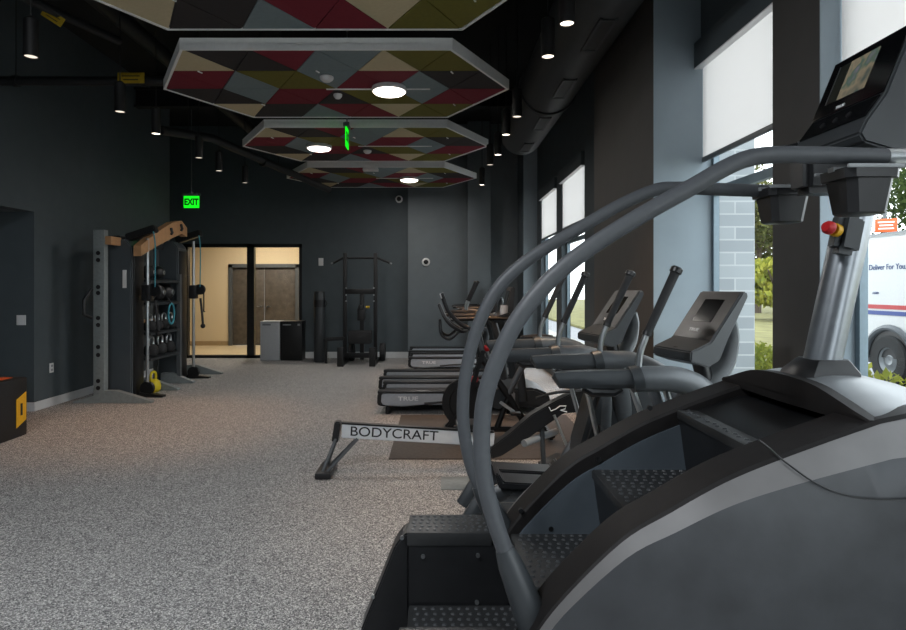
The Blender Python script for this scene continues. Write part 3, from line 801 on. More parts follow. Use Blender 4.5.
# two hanging bins
def bin_(y, cx, z1, k_):
    mb = MB(); rs = []
    def ring(hx, hy, z): 
        c = .018; hx *= k_; hy *= k_; return [V((cx + a, y + b, z)) for a, b in ((-hx + c, -hy), (hx - c, -hy), (hx, -hy + c), (hx, hy - c), (hx - c, hy), (-hx + c, hy), (-hx, hy - c), (-hx, -hy + c))]
    mb.rings([ring(.052, .05, z1 - .115), ring(.056, .054, z1 - .112), ring(.068, .066, z1 - .028), ring(.078, .074, z1 - .026), ring(.080, .076, z1), ring(.072, .068, z1), ring(.062, .060, z1 - .03), ring(.050, .048, z1 - .10)])
    b = part('storage_bin', mb, M['blackp'], sc_, True)
    hx, hy = .080 * k_ + .003, .076 * k_ + .003
    mb = MB(); mb.span((cx - hx, y - hy, z1 - .004), (cx + hx, y - hy + .008, z1 + .006), bev=.002); mb.span((cx + hx - .008, y - hy, z1 - .004), (cx + hx, y + hy, z1 + .006), bev=.002); mb.span((cx - hx, y + hy - .008, z1 - .004), (cx + hx, y + hy, z1 + .006), bev=.002)
    mb.span((cx - hx, y - .012, z1 - .004), (cx + hx, y + .012, z1 + .008))
    part('rim_clip', mb, M['lgrey'], b, True)
bin_(1.575, 1.10, 1.803, .88); bin_(2.085, 1.19, 1.835, .95)

# ================================================================== ELLIPTICALS (local: x forward, origin under handle pivots)
def make_elliptical(name, label, rear=.0):
    t = thing(name, label, 'elliptical', group='elliptical trainers facing the windows')
    for s in (-1, 1):
        y = s * .32
        mb = MB(); rs = []
        for x, zc, hw, hh in ((-.395, 1.082, .012, .016), (-.385, 1.084, .030, .034), (-.30, 1.087, .034, .038), (-.10, 1.090, .036, .040), (.0, 1.092, .038, .042)):
            rs.append([V((x + (.02 if dz < 0 else 0), y + dy * hw, zc + dz * hh)) for dy, dz in ((-1, -.5), (-.6, -1), (.6, -1), (1, -.5), (1, .6), (.7, 1), (-.7, 1), (-1, .6))])
        mb.rings(rs); arm = part('side_arm', mb, M['dgrey'], t)
        mb = MB(); mb.tube([(-.25, y, 1.05), (-.22, y, 1.032), (-.12, y, 1.03), (-.09, y, 1.05)], .022, 10); part('arm_pad', mb, M['black'], arm)
        mb = MB(); mb.tube(smooth_pts([(-.035, y, 1.088), (.05, y, 1.09), (.16, y * .97, 1.085), (.27, y * .9, 1.045), (.36, y * .75, .96), (.42, y * .55, .82), (.45, y * .4, .66)], 5), .050, 16, rz=.058); part('arm_shroud', mb, M['mgrey'], t)
        mb = MB(); mb.tube([(-.045, y, 1.085), (.0, y, 1.095)], .056, 16, rz=.06); part('pivot_collar', mb, M['dgrey'], t)
        ph = -.005 * s
        hp = smooth_pts([(-.012, y, 1.08), (-.008, y, 1.16), (.002, y, 1.22), (.032, y, 1.30)], 5)
        mb = MB(); mb.tube(hp, .0155, 12); st = part('handle_stem', mb, M['silver'], t, label='bare silver lower handle')
        a, b = V((.028, y, 1.288)), V((.155, y, 1.565))
        mb = MB(); mb.tube([a, b], [.0185, .0205], 16); part('handle_grip', mb, M['rubber'], st)
        d = (b - a).normalized()
        mb = MB(); mb.tube([a - d * .006, a + d * .012], .022, 16); part('grip_ring', mb, M['blackp'], st); mb = MB(); mb.tube([b - d * .004, b, b + d * .02, b + d * .026], [.022, .027, .027, .02], 16); part('grip_cap', mb, M['blackp'], st)
        # swing link down to the pedal bar
        o = .06 * s
        mb = MB(); mb.tube(smooth_pts([(.24, y * .85, 1.04), (.30, y * .85, .85), (.36 + o, y * .8, .60), (.38 + o, y * .75, .42)], 5), .020, 12, rz=.032); part('swing_link', mb, M['mgrey'], t)
        mb = MB(); mb.tube([(.12, y * .9, 1.06), (.20, y * .8, .80), (.30, y * .6, .40)], .016, 12); part('silver_strut', mb, M['silver'], t)
        zp = .50 if s > 0 else .58
        mb = MB(); mb.tube([(.38 + o, y * .75, .42), (-.25, y * .72, zp - .07), (-.62, y * .72, zp - .06)], .022, 12, rz=.030); pb = part('pedal_bar', mb, M['mgrey'], t)
        mb = MB(); mb.prism([(-.66, zp - .02), (-.30, zp - .035), (-.28, zp + .03), (-.30, zp + .03), (-.32, zp - .005), (-.64, zp + .012), (-.66, zp + .05), (-.68, zp + .05)], 1, y * .72 - .075, y * .72 + .075, bev=.006); part('pedal', mb, M['blackp'], pb)
        mb = MB(); mb.tube([(-.60, y * .72, zp - .04), (-.74, y * .72, zp - .10), (-.80, y * .72, zp - .20)], [.025, .03, .035], 10, rz=.04); mb2 = part('pedal_link', mb, M['dgrey'], pb)
    mb = MB(); mb.prism([(.18, .08), (.16, .45), (.26, .80), (.36, .98), (.50, 1.0), (.62, .92), (.72, .5), (.74, .08)], 1, -.16, .16, bev=.03); part('front_housing', mb, M['dgrey'], t)
    mb = MB(); mb.bar((-.42, 0, .07), (.74, 0, .07), .10, .09, .02); mb.bar((-.40, -.28, .04), (-.40, .28, .04), .08, .08, .02); mb.bar((.66, -.28, .04), (.66, .28, .04), .08, .08, .02); part('base_frame', mb, M['mgrey'], t)
    _ = 0
    mb = MB(); mb.prism([(.30, .12), (.32, .80), (.42, .80), (.46, .12)], 1, -.09, .09, bev=.01); part('mast_panel', mb, M['plateg'], t)
    mb = MB(); mb.tube([(.44, 0, .98), (.40, 0, 1.16)], .05, 14, rz=.04); part('console_mast', mb, M['blackp'], t)
    pr = [(.525, 1.478), (.352, 1.24), (.245, 1.195), (.242, 1.15), (.335, 1.118), (.40, 1.15), (.44, 1.24), (.555, 1.455), (.545, 1.478)]
    mb = MB(); mb.prism(pr, 1, -.16, .16, bev=.006); con = part('console', mb, M['dgrey'], t)
    ux = (V((.525, 0, 1.478)) - V((.352, 0, 1.24))); L = ux.length; ux.normalize(); n = V((-ux.z, 0, ux.x))
    def fc(u, v, o): return V((.352, 0.16 - .32 * u, 1.24)) + ux * (v * L) + n * o
    for nm, u0, u1, v0, v1, o, m in (('display_face', .03, .97, .03, .97, .003, M['blackp']), ('screen', .27, .73, .36, .82, .0045, M['led'])):
        q = [fc(u, v, oo) for oo in (.0003, o) for u, v in ((u0, v0), (u1, v0), (u1, v1), (u0, v1))]
        mb = MB(); mb.rings([q[:4], q[4:]]); part(nm, mb, m, con)
    mb = text_mb('TRUE', .024, fc(.45, .19, .004), frame_mat((0, -1, 0), ux), sx=1.3, bold=.0004); part('lettering', mb, M['letter_white'], con)
    mb = MB(); mb.tube(smooth_pts([(.40, -.06, 1.14), (.30, -.10, 1.17), (.27, 0, 1.20), (.30, .10, 1.17), (.40, .06, 1.14)], 5), .008, 8); part('cable', mb, M['black'], con)
    mb = MB(); mb.tube(smooth_pts([(.43, 0, 1.0), (.52, 0, 1.12), (.545, 0, 1.25), (.53, 0, 1.33)], 5), .10, 14, rz=.035); part('console_back', mb, M['lgrey'], con)
    a_y = math.radians(12); pv = V((.40, 0, 0)); con.rotation_euler = (0, 0, a_y); con.location = pv - Euler((0, 0, a_y)).to_matrix() @ pv
    return t
e1 = make_elliptical('elliptical_trainer', 'grey elliptical nearest the camera, its tilted console just left of the brick pier')
e1.location = (.91, 3.02, 0)
e2_ = None
e2 = dup(e1, (.74, 3.98, 0), label='second grey elliptical, its console hidden behind the nearer one\'s handles')
for c in list(e2.children):
    if c.name.startswith('pedal_bar'): c.location = (.95, 0, 0)
for c in list(e1.children):
    if c.name.startswith('pedal_bar'): c.location = (.03, 0, .03)
e3 = dup(e1, (.46, 9.45, 0), label='farthest elliptical, silver handles rising above the treadmill rails')

for c in list(e3.children):
    if c.name.startswith('pedal_bar'): c.location = (.80, 0, 0)

# ================================================================== ROWER (world coordinates)
t = thing('rowing_machine', 'rowing machine with long pale lettered rail and black slanted body on the floor', 'rower', (.2, 4.87, 0))
YR = 4.87
a, b = V((-.765, YR, .345)), V((.46, YR, .275))
mb = MB(); mb.bar(a, b, .05, .112, .006); rl = part('seat_rail', mb, M['alurail'], t, True, label='pale aluminium rail with black lettering')
u = (b - a).normalized()
mb = MB(); mb.bar(a + V((0, 0, .060)), b + V((0, 0, .060)), .058, .012, .002); part('rail_cap', mb, M['black'], rl, True)
mb = text_mb('BODYCRAFT', .108, V((-.345, YR - .0258, .321)), frame_mat(u, (0, 0, 1)), sx=1.14, bold=.0005); part('lettering', mb, M['letter_black'], rl, True)
mb = MB(); mb.bar(a + V((-.03, 0, .075)), a + V((-.055, 0, -.09)), .09, .05, .008); part('end_cap', mb, M['blackp'], rl, True)
for y in (-.12, .12):
    mb = MB(); mb.tube([a + V((-.045, y * .3, -.06)), (-.90, YR + y, .05)], .013, 10); mb.tube([a + V((.13, y * .3, -.06)), (-.87, YR + y, .04)], .013, 10); part('leg', mb, M['mgrey'], t, True)
mb = MB(); mb.box((-.89, YR, .026), (.13, .36, .05), bev=.02); part('rear_foot', mb, M['blackp'], t, True)
body = [P(x, y, YR) for x, y in ((489, 447), (510, 431), (531, 413), (552, 401), (573, 391), (604, 388), (612, 402), (598, 409), (575, 411), (562, 412), (545, 424), (535, 431), (518, 443), (501, 454), (491, 457))]
mb = MB(); mb.prism([(p.x, p.z) for p in body], 1, YR - .06, YR + .06, bev=.008); bd = part('main_beam', mb, M['blackp'], t, True)
mb = MB(); c = P(557, 409, YR - .063)
pts = [P(x, y, YR - .062) for x, y in ((549, 407), (551, 411), (556, 409), (560, 406), (566, 406), (565, 409), (560, 410), (567, 412))]
mb.tube(pts, .005, 6); part('logo', mb, M['letter_white'], bd, True, label='white VR emblem')
mb = MB(); mb.lathe([(0, -.09), (.2, -.09), (.23, -.05), (.23, .05), (.2, .09), (0, .09)], (1.36, YR, .50), seg=36, axis='y'); part('flywheel_housing', mb, M['dgrey'], t, True)
mb = MB(); mb.tube([(1.36, YR, .40), (1.30, YR, .04)], .03, 12); mb.bar((1.3, YR - .3, .035), (1.3, YR + .3, .035), .07, .07, .02); part('front_stand', mb, M['mgrey'], t, True)
mb = MB(); p, q = P(554, 415, YR - .1), P(578, 449, YR - .1); mb.tube([p, (q.x, q.y, .03)], .012, 10); part('strut', mb, M['silver'], t, True)
mb = MB(); p, q = P(541, 410, YR), P(544, 441, YR - .05); mb.tube([p, (q.x, q.y, .02)], .02, 10); part('strut', mb, M['dgrey'], t, True)
mb = MB(); p, q = P(524, 446, 4.72), P(556, 434, 5.05); mb.cyl((p.x, p.y, p.z + .02), (q.x, q.y, q.z + .02), .028); part('foot_roller', mb, M['lgrey'], t, True, label='light grey foot roller')
mb = MB(); mb.box((P(555, 446, 4.78).x, 4.78, .05), (.20, .12, .03), (0, -.35, .3), bev=.008); mb.box((P(552, 443, 5.0).x, 5.02, .06), (.20, .12, .03), (0, -.35, .3), bev=.008); part('footplate', mb, M['blackp'], t, True)
mb = MB(); mb.box((.28, YR, .395), (.26, .24, .045), bev=.02); mb.box((.28, YR, .36), (.14, .10, .04)); part('seat', mb, M['blackp'], t, True)
mb = MB(); mb.tube(smooth_pts([P(620, 400, YR), P(600, 392, YR), P(560, 392, YR - .05), P(536, 398, YR - .08)], 5), .012, 8); part('pull_strap', mb, M['black'], t, True)

mb = MB(); mb.span((-.42, 5.25, 0), (1.5, 7.05, .008)); single('floor_mat', mb, M['mat_brown'], 'brown-black rubber mat on the floor under the spin bike', 'mat')
mb = MB(); mb.span((.03, 4.46, 0), (.32, 4.76, .006)); single('floor_hatch', mb, M['plateg'], 'small grey hatch plate in the floor beside the rower rail', 'hatch')
mb = MB(); mb.span((.10, 3.30, 0), (.34, 3.50, .006)); single('floor_box', mb, M['plateg'], 'small grey floor box cover beside the far handrail foot of the climber', 'floor box')

# ================================================================== SPIN BIKES (local: x forward; turned to face left)
def make_bike(label):
    t = thing('spin_bike', label, 'spin bike', group='spin bikes on the mat')
    mb = MB(); mb.bar((-.50, -.26, .05), (-.50, .26, .05), .07, .06, .02); mb.bar((.50, -.26, .05), (.50, .26, .05), .07, .06, .02); mb.bar((-.5, 0, .07), (.5, 0, .07), .06, .05, .01); part('base', mb, M['black'], t)
    mb = MB(); mb.lathe([(0, -.02), (.17, -.02), (.18, -.035), (.245, -.035), (.25, -.03), (.25, .03), (.245, .035), (.18, .035), (.17, .02), (0, .02)], (.30, 0, .335), seg=40, axis='y'); fw = part('flywheel', mb, M['black'], t)
    mb = MB(); mb.box((.25, 0, .57), (.13, .08, .06), bev=.02); part('brake_pad', mb, M['pink'], t, label='pink-red brake cover')
    for s in (-1, 1):
        mb = MB(); mb.bar((.30, s * .06, .335), (.14, s * .045, .86), .02, .045, .005); mb.bar((.30, s * .06, .335), (.50, s * .06, .07), .02, .05, .005); part('fork', mb, M['black'], t)
    mb = MB(); mb.tube([(.16, 0, .80), (-.10, 0, .42), (-.26, 0, .16)], .036, 14); mb.tube([(-.12, 0, .40), (.0, 0, .08)], .03, 12); part('main_frame', mb, M['black'], t)
    mb = MB(); mb.bar((.06, -.045, .68), (-.18, -.045, .33), .012, .035, .004); lb = part('frame_label', mb, M['silver'], t, label='silver label strip with red tip')
    mb = MB(); mb.bar((.07, -.046, .70), (.05, -.046, .665), .016, .042, .004); part('label_tip', mb, M['red'], lb)
    mb = MB(); mb.tube([(-.10, 0, .40), (-.28, 0, .74), (-.32, 0, .82)], .032, 12); sp = part('seat_post', mb, M['mgrey'], t)
    mb = MB(); mb.tube([(-.30, 0, .78), (-.345, 0, .92)], .022, 12); mb.bar((-.45, 0, .93), (-.22, 0, .93), .05, .03, .006); part('seat_slider', mb, M['silver'], sp)
    mb = MB(); rs = []
    for x, w, z in ((-.56, .02, .985), (-.54, .10, .99), (-.45, .115, 1.0), (-.36, .06, .995), (-.26, .03, .985), (-.23, .012, .975)):
        rs.append([V((x, w * math.cos(k * PI / 5), z + (.022 if math.sin(k * PI / 5) > 0 else .03) * math.sin(k * PI / 5))) for k in range(10)])
    mb.rings(rs); part('saddle', mb, M['rubber'], t)
    mb = MB(); mb.tube([(.14, 0, .84), (.20, 0, 1.06)], .03, 12); mb.bar((.10, 0, 1.07), (.34, 0, 1.07), .05, .035, .006); part('handlebar_post', mb, M['mgrey'], t)
    mb = MB()
    for s in (-1, 1):
        mb.tube(smooth_pts([(.22, s * .03, 1.10), (.24, s * .12, 1.10), (.30, s * .22, 1.11), (.42, s * .23, 1.20), (.50, s * .19, 1.36)], 5), .017, 10)
        mb.tube(smooth_pts([(.16, s * .05, 1.10), (.28, s * .07, 1.16), (.40, s * .06, 1.28), (.46, s * .045, 1.42)], 5), .020, 10)
        mb.tube(smooth_pts([(.30, s * .22, 1.11), (.40, s * .25, 1.03), (.48, s * .22, 1.08), (.49, s * .2, 1.2)], 5), .014, 10)
    part('handlebar', mb, M['blackp'], t)
    mb = MB(); mb.box((.455, 0, 1.43), (.03, .12, .09), (0, .35, 0), bev=.008); cp = part('bike_computer', mb, M['blackp'], t)
    mb = MB(); mb.box((.468, -.04, 1.445), (.04, .05, .05), (0, .35, 0), bev=.006); part('sensor_cap', mb, M['white'], cp)
    mb = MB(); mb.cyl((.05, 0, .74), (.10, 0, .86), .012); kn = part('resistance_stem', mb, M['silver'], t)
    mb = MB(); mb.ball((.10, -.0, .88), .036); part('knob', mb, M['red'], kn, label='red resistance knob')
    mb = MB(); mb.lathe([(0, -.02), (.10, -.02), (.10, .02), (0, .02)], (-.02, -.07, .36), seg=28, axis='y'); ck = part('crank', mb, M['dgrey'], t)
    for s, a in ((-1, .6), (1, .6 + PI)):
        c = V((-.02, s * .10, .36)); e = c + V((math.cos(a) * .17, s * .03, math.sin(a) * .17))
        mb = MB(); mb.bar(c, e, .016, .03, .004); arm = part('crank_arm', mb, M['silver'], t)
        mb = MB(); mb.box(e + V((0, s * .06, 0)), (.10, .09, .025), bev=.006); part('pedal', mb, M['blackp'], arm)
    return t
bk = make_bike('black spin bike facing left with red knob, nearest behind the far handrail')
for c in bk.children:
    if c.name.startswith(('handlebar', 'bike_computer')) and 'post' not in c.name: c.location = (.08, 0, -.04)
bk.location = (.60, 6.05, .008); bk.rotation_euler = (0, 0, PI)

# ================================================================== TREADMILLS (local: x forward, rear edge at 0)
def make_treadmill(label):
    t = thing('treadmill', label, 'treadmill', group='grey treadmills facing the windows')
    mb = MB(); mb.span((.03, -.29, .13), (1.62, .29, .20), bev=.01); part('running_belt', mb, M['belt'], t)
    for s in (-1, 1):
        y0, y1 = s * .29, s * .42
        pr = [(.02, .15), (.03, .235), (.08, .262), (1.5, .272), (1.62, .262), (1.62, .12), (1.2, .105), (.55, .115), (.30, .095), (.08, .105)]
        mb = MB(); mb.prism(pr, 1, min(y0, y1), max(y0, y1), bev=.012); sr = part('side_rail', mb, M['tread'], t)
        mb = MB(); mb.span((.0, min(y0, y1) - .004, .245), (1.60, max(y0, y1) + .004, .278), bev=.012); part('foot_rail', mb, M['blackp'], sr)
        mb = MB(); mb.prism([(-.005, .12), (.0, .24), (.03, .265), (.06, .255), (.05, .12), (.10, .10), (.03, .10)], 1, min(y0, y1) - .006, max(y0, y1) + .006, bev=.01); part('rear_cap', mb, M['blackp'], sr)
        if s < 0:
            mb = text_mb('TRUE', .066, (.36, -.4215, .185), (PI / 2, 0, 0), sx=1.5, bold=.0015); part('lettering', mb, M['letter_white'], sr)
            mb = MB(); mb.tube(smooth_pts([(.55, -.421, .13), (.85, -.421, .15), (1.5, -.421, .17)], 5), .012, 8); part('trim_line', mb, M['black'], sr)
        mb = MB(); mb.tube(smooth_pts([(1.72, s * .40, .15), (1.66, s * .40, .60), (1.56, s * .39, 1.0), (1.50, s * .37, 1.14)], 5), .030, 12, rz=.05); part('upright', mb, M['dgrey'], t)
        mb = MB(); mb.tube(smooth_pts([(1.55, s * .38, 1.12), (1.30, s * .39, 1.13), (.95, s * .39, 1.12), (.86, s * .385, 1.11)], 5), .030, 12, rz=.024); part('handrail', mb, M['blackp'], t)
        for fx in (1.55, .12):
            mb = MB(); mb.cyl((fx, s * .36, 0), (fx, s * .36, .08), .03); part('foot', mb, M['rubber'], t)
    mb = MB(); mb.prism([(1.5, .08), (1.48, .24), (1.58, .30), (1.85, .31), (2.02, .24), (2.06, .08)], 1, -.40, .40, bev=.03); part('motor_hood', mb, M['dgrey'], t)
    mb = MB(); mb.prism([(1.36, 1.08), (1.36, 1.14), (1.56, 1.20), (1.62, 1.12), (1.60, 1.06)], 1, -.40, .40, bev=.015); part('console_deck', mb, M['blackp'], t)
    mb = MB(); mb.prism([(1.52, 1.17), (1.60, 1.50), (1.64, 1.50), (1.62, 1.17)], 1, -.24, .24, bev=.012); con = part('console', mb, M['dgrey'], t)
    mb = MB(); mb.prism([(1.535, 1.25), (1.583, 1.45), (1.589, 1.45), (1.541, 1.25)], 1, -.17, .17); part('screen', mb, M['led'], con)
    mb = MB(); mb.tube([(1.42, -.10, 1.16), (1.42, .10, 1.16)], .02, 10); part('grip_bar', mb, M['silver'], t)
    mb = MB(); mb.lathe([(0, 0), (.045, 0), (.05, .11), (.045, .11), (.04, .01), (0, .01)], (1.50, -.30, 1.17), seg=16); part('bottle_holder', mb, M['white'], t)
    return t
tm = make_treadmill('nearest grey treadmill, its lettered rail lowest in the photo')
tm.location = (-.70, 7.52, 0)
dup(tm, (-.79, 8.62, 0), label='second grey treadmill, close behind the nearest one')
dup(tm, (-.50, 10.92, 0), label='third grey treadmill, with clear white lettering, set farther right')
dup(tm, (-.55, 12.0, 0), label='farthest treadmill, beside the grey back wall')
# ================================================================== FUNCTIONAL TRAINER (world)
ft = thing('cable_machine', 'tall grey and black cable machine with warm-lit tan top beam along the left wall', 'cable machine', (-4.2, 9.0, 0))
PX = lambda px, Y: (px - VX) / F * Y
PZ = lambda py, Y: CAMZ - (py - VY) / F * Y
def foot(x0, x1, y, z0=.16, m='plateg'):
    mb = MB(); mb.prism([(x0, 0), (x1, 0), (x1, .025), (x0 + (x1 - x0) * .32, z0), (x0, z0)], 1, y - .05, y + .05, bev=.004); return part('base_foot', mb, M[m], ft, True)
foot(-4.36, -3.69, 7.84)
mb = MB(); mb.prism([(-4.36, 0), (-4.70, 0), (-4.70, .02), (-4.36, .12)], 1, 7.79, 7.89); part('base_foot', mb, M['plateg'], ft, True)
mb = MB(); mb.span((-4.44, 7.80, 0), (-4.30, 7.90, 2.24), bev=.006); po = part('upright_post', mb, M['plateg'], ft, True, label='light grey drilled post')
for py in (253, 260, 287, 293, 318, 325, 347, 355, 381, 388):
    mb = MB(); z = PZ(py, 7.80); mb.cyl((-4.375, 7.795, z), (-4.375, 7.805, z), .028, seg=14); part('post_hole', mb, M['black'], po, True)
mb = MB(); mb.tube([(-4.44, 7.77, PZ(289, 7.8)), (-4.50, 7.70, PZ(300, 7.8)), (-4.50, 7.70, PZ(314, 7.8)), (-4.44, 7.77, PZ(318, 7.8))], .022, 10); part('pull_handle', mb, M['black'], ft, True)
mb = MB(); mb.span((-4.30, 7.82, 2.05), (-4.22, 8.08, 2.16), bev=.01); part('joint_block', mb, M['tan'], ft, True, label='tan joint block')
def tower(y0, y1, xb, rod_y, zt_, name):
    mb = MB(); mb.prism([(xb, .03), (xb + .34, .03), (xb + .34, zt_ - .10), (xb + .25, zt_), (xb, zt_)], 1, y0, y1, bev=.015); tw = part('weight_tower', mb, M['tower'], ft, True)
    mb = MB(); mb.span((xb + .30, y0 + .05, .05), (xb + .36, y1 - .05, zt_ - .15), bev=.01); part('tower_edge', mb, M['black'], tw, True)
    rx = -3.95
    mb = MB(); mb.cyl((rx, rod_y, .08), (rx, rod_y, zt_ + .02), .022, seg=14); gr = part('guide_rod', mb, M['silver'], ft, True)
    mb = MB(); mb.bar((xb + .2, rod_y, zt_ + .03), (rx + .12, rod_y, zt_ + .16), .12, .10, .01); part('top_arm', mb, M['black'], ft, True)
    z = 1.42
    mb = MB(); mb.box((rx, rod_y, z), (.12, .12, .22), bev=.015); cr = part('pulley_carriage', mb, M['blackp'], ft, True)
    mb = MB(); mb.lathe([(0, -.03), (.085, -.03), (.07, 0), (.085, .03), (0, .03)], (rx + .10, rod_y, z + .04), seg=24, axis='y'); part('pulley', mb, M['black'], cr, True)
    mb = MB(); mb.tube([(rx + .12, rod_y - .02, z - .10), (rx + .15, rod_y - .02, z - .38), (rx + .16, rod_y - .02, z - .52)], .018, 10); mb.ball((rx + .16, rod_y - .02, z - .55), .04); part('cable_handle', mb, M['black'], cr, True)
    mb = MB(); mb.lathe([(0, -.03), (.09, -.03), (.075, 0), (.09, .03), (0, .03)], (rx, rod_y, .12), seg=24, axis='y'); part('low_pulley', mb, M['black'], ft, True)
    mb = MB(); mb.tube(smooth_pts([(rx + .10, rod_y - .05, zt_ + .14), (rx + .13, rod_y - .05, zt_ - .1), (rx + .125, rod_y - .05, 1.5)], 5), .009, 8); part('cable', mb, M['teal'], ft, True, label='teal cable')
    return tw
tw = tower(8.06, 8.42, -4.42, 8.24, 2.14, 'near')
mb = MB(); mb.span((-4.19, 8.045, PZ(288, 8.06)), (-4.14, 8.06, PZ(270, 8.06)), bev=.003); part('placard', mb, M['white'], tw, True, label='small white instruction plate')
tower(9.50, 9.86, -4.42, 9.80, 2.22, 'far')
foot(-4.30, -3.72, 8.24, .08, 'black'); foot(-4.30, -3.76, 8.80); foot(-4.30, -3.80, 9.45); foot(-4.30, -3.74, 9.95, .07, 'black'); foot(-4.30, -3.70, 10.42)
mb = MB(); rs = []
for y, z, h in ((8.02, 1.98, .14), (8.5, 2.18, .20), (9.0, 2.35, .23), (9.3, 2.42, .20), (9.5, 2.36, .14)):
    rs.append([V((-3.98 + dx, y, z + dz)) for dx, dz in ((-.05, -h / 2), (.05, -h / 2), (.05, h / 2), (-.05, h / 2))])
mb.rings(rs); bm_ = part('top_beam', mb, M['tan'], ft, True, label='grey arched top beam, warm lamp light painted in tan')  # beam is light grey; the tan carries the warm lamp's light
mb = MB()
for y, z in ((8.9, 2.33), (9.25, 2.42)): mb.tube([(-3.92, y, z + .04), (-3.90, y, z - .03), (-3.92, y, z - .06)], .02, 8)
part('hook', mb, M['black'], bm_, True)
mb = MB(); mb.span((-4.42, 8.2, 2.08), (-4.30, 9.8, 2.20), bev=.01); part('rear_beam', mb, M['dgrey'], ft, True)
for (zs, nm) in ((1.60, 0), (1.28, 0), (.86, 0), (.50, 0)):
    mb = MB(); mb.box((-4.22, 8.98, zs), (.42, 1.04, .035), (0, .12, 0), bev=.004); part('shelf', mb, M['dgrey'], ft, True)
for y in (8.52, 9.44):
    mb = MB(); mb.span((-4.42, y - .03, .02), (-4.36, y + .03, 2.1)); part('shelf_post', mb, M['mgrey'], ft, True)
    mb = MB(); mb.span((-4.05, y - .03, .02), (-4.0, y + .03, 1.70)) if y > 9 else mb.span((-4.44, y - .03, .02), (-4.40, y + .03, 1.7)); part('shelf_post', mb, M['mgrey'], ft, True)

def sz(zs, x): return zs + .018 - math.tan(.12) * (x + 4.22)
def med_ball(y, zs, r, m, label, x=-4.16):
    t = thing('medicine_ball', label, 'ball', (x, y, sz(zs, x) + .004), group='medicine balls on the shelves')
    mb = MB(); mb.ball((0, 0, r), r, sub=3); part('ball', mb, M[m], t)
    mb = MB(); mb.lathe([(r * .30, 0), (r * .34, -.008), (r * .12, -.012), (0, -.012)], (r * .985, 0, r), seg=20, axis='x'); part('valve_label', mb, M['silver'], t)
med_ball(8.68, 1.28, .125, 'blackp', 'black medicine ball, nearest on the upper ball shelf')
med_ball(8.96, 1.28, .125, 'blackp', 'black medicine ball in the middle of the upper ball shelf')
med_ball(9.25, 1.28, .125, 'blackp', 'black medicine ball, farthest on the upper ball shelf')
med_ball(8.70, 1.60, .10, 'rubber', 'dark medicine ball on the topmost shelf, nearest end')
med_ball(9.0, 1.60, .10, 'blackp', 'dark medicine ball on the topmost shelf, middle')
mb = MB(); mb.cyl((-4.33, 8.60, 1.05), (-4.33, 9.20, 1.05), .06); fr_ = single('foam_roller', mb, M['tan'], 'tan foam roller lying on the upper kettlebell shelf behind the kettlebells', 'roller'); fr_.location.z = sz(.86, -4.33) + .012
t = thing('resistance_band', 'teal resistance band hanging in a loop in front of the shelves', 'band', (-3.98, 9.05, .95))
mb = MB(); pts = [(0, .10 * math.cos(k * PI / 10), .15 + .15 * math.sin(k * PI / 10)) for k in range(20)]; mb.tube(pts, .014, 8, closed=True); part('loop', mb, M['teal'], t)
mb = MB(); mb.tube([(0, 0, .29), (-.06, 0, .40)], .01, 8); part('hanging_strap', mb, M['black'], t)
def kettlebell(y, zs, k, m, label, x=-4.1):
    t = thing('kettlebell', label, 'kettlebell', (x, y, sz(zs, x) + .003 if zs else 0), group='kettlebells on the lower shelves')
    mb = MB(); mb.lathe([(0, 0), (.055 * k, 0), (.085 * k, .03 * k), (.092 * k, .075 * k), (.08 * k, .125 * k), (.05 * k, .155 * k), (0, .165 * k)], seg=20); part('body', mb, M[m], t)
    mb = MB(); mb.tube(smooth_pts([(0, -.055 * k, .13 * k), (0, -.068 * k, .20 * k), (0, -.04 * k, .245 * k), (0, .04 * k, .245 * k), (0, .068 * k, .20 * k), (0, .055 * k, .13 * k)], 5), .015 * k, 10); part('handle', mb, M['silver'] if m != 'yellow2' else M[m], t)
for i, y in enumerate((8.62, 8.84, 9.06, 9.28)):
    kettlebell(y, .86, .95, 'rubber', ['black kettlebell nearest on the upper kettlebell shelf', 'second black kettlebell on the upper kettlebell shelf', 'third black kettlebell on the upper kettlebell shelf', 'farthest black kettlebell on the upper kettlebell shelf'][i])
for i, y in enumerate((8.66, 8.94, 9.22)):
    kettlebell(y, .50, 1.1, 'rubber', ['larger black kettlebell nearest on the lowest shelf', 'larger black kettlebell mid-way on the lowest shelf', 'larger black kettlebell farthest on the lowest shelf'][i])
kettlebell(8.62, 0, 1.15, 'yellow2', 'bright yellow kettlebell standing on the floor under the shelves', x=-4.05)

# ================================================================== back wall equipment
YT = 11.95
t = thing('pull_up_station', 'black pull-up and dip station standing before the back wall', 'pull-up station', (PX(360, YT), YT, 0))
xl, xr = PX(345, YT), PX(375.5, YT)
for x in (xl, xr):
    mb = MB(); mb.span((x - .035, YT - .03, .06), (x + .035, YT + .04, PZ(253, YT)), bev=.006); up = part('upright', mb, M['black'], t, True)
    for py in (288, 295, 301):
        mb = MB(); mb.cyl((x + (.03 if x == xl else -.03), YT - .032, PZ(py, YT)), (x + (.03 if x == xl else -.03), YT - .05, PZ(py, YT)), .016, seg=10); part('bolt', mb, M['silver'], up, True)
    mb = MB(); mb.bar((x, YT - .55, .035), (x, YT + .45, .035), .10, .07, .01); mb.span((x - .06, YT - .6, 0), (x + .06, YT - .5, .36), bev=.01); part('base_leg', mb, M['black'], t, True)
mb = MB(); mb.tube([P(333, 263, YT - .05), P(343, 258, YT), P(377, 258, YT), P(390, 263, YT - .05)], .022, 10); pb = part('pull_up_bar', mb, M['black'], t, True)
for px in (332, 391):
    mb = MB(); c = P(px, 263.5, YT - .05); mb.ball(c, .022); part('bar_end', mb, M['lgrey'], pb, True)
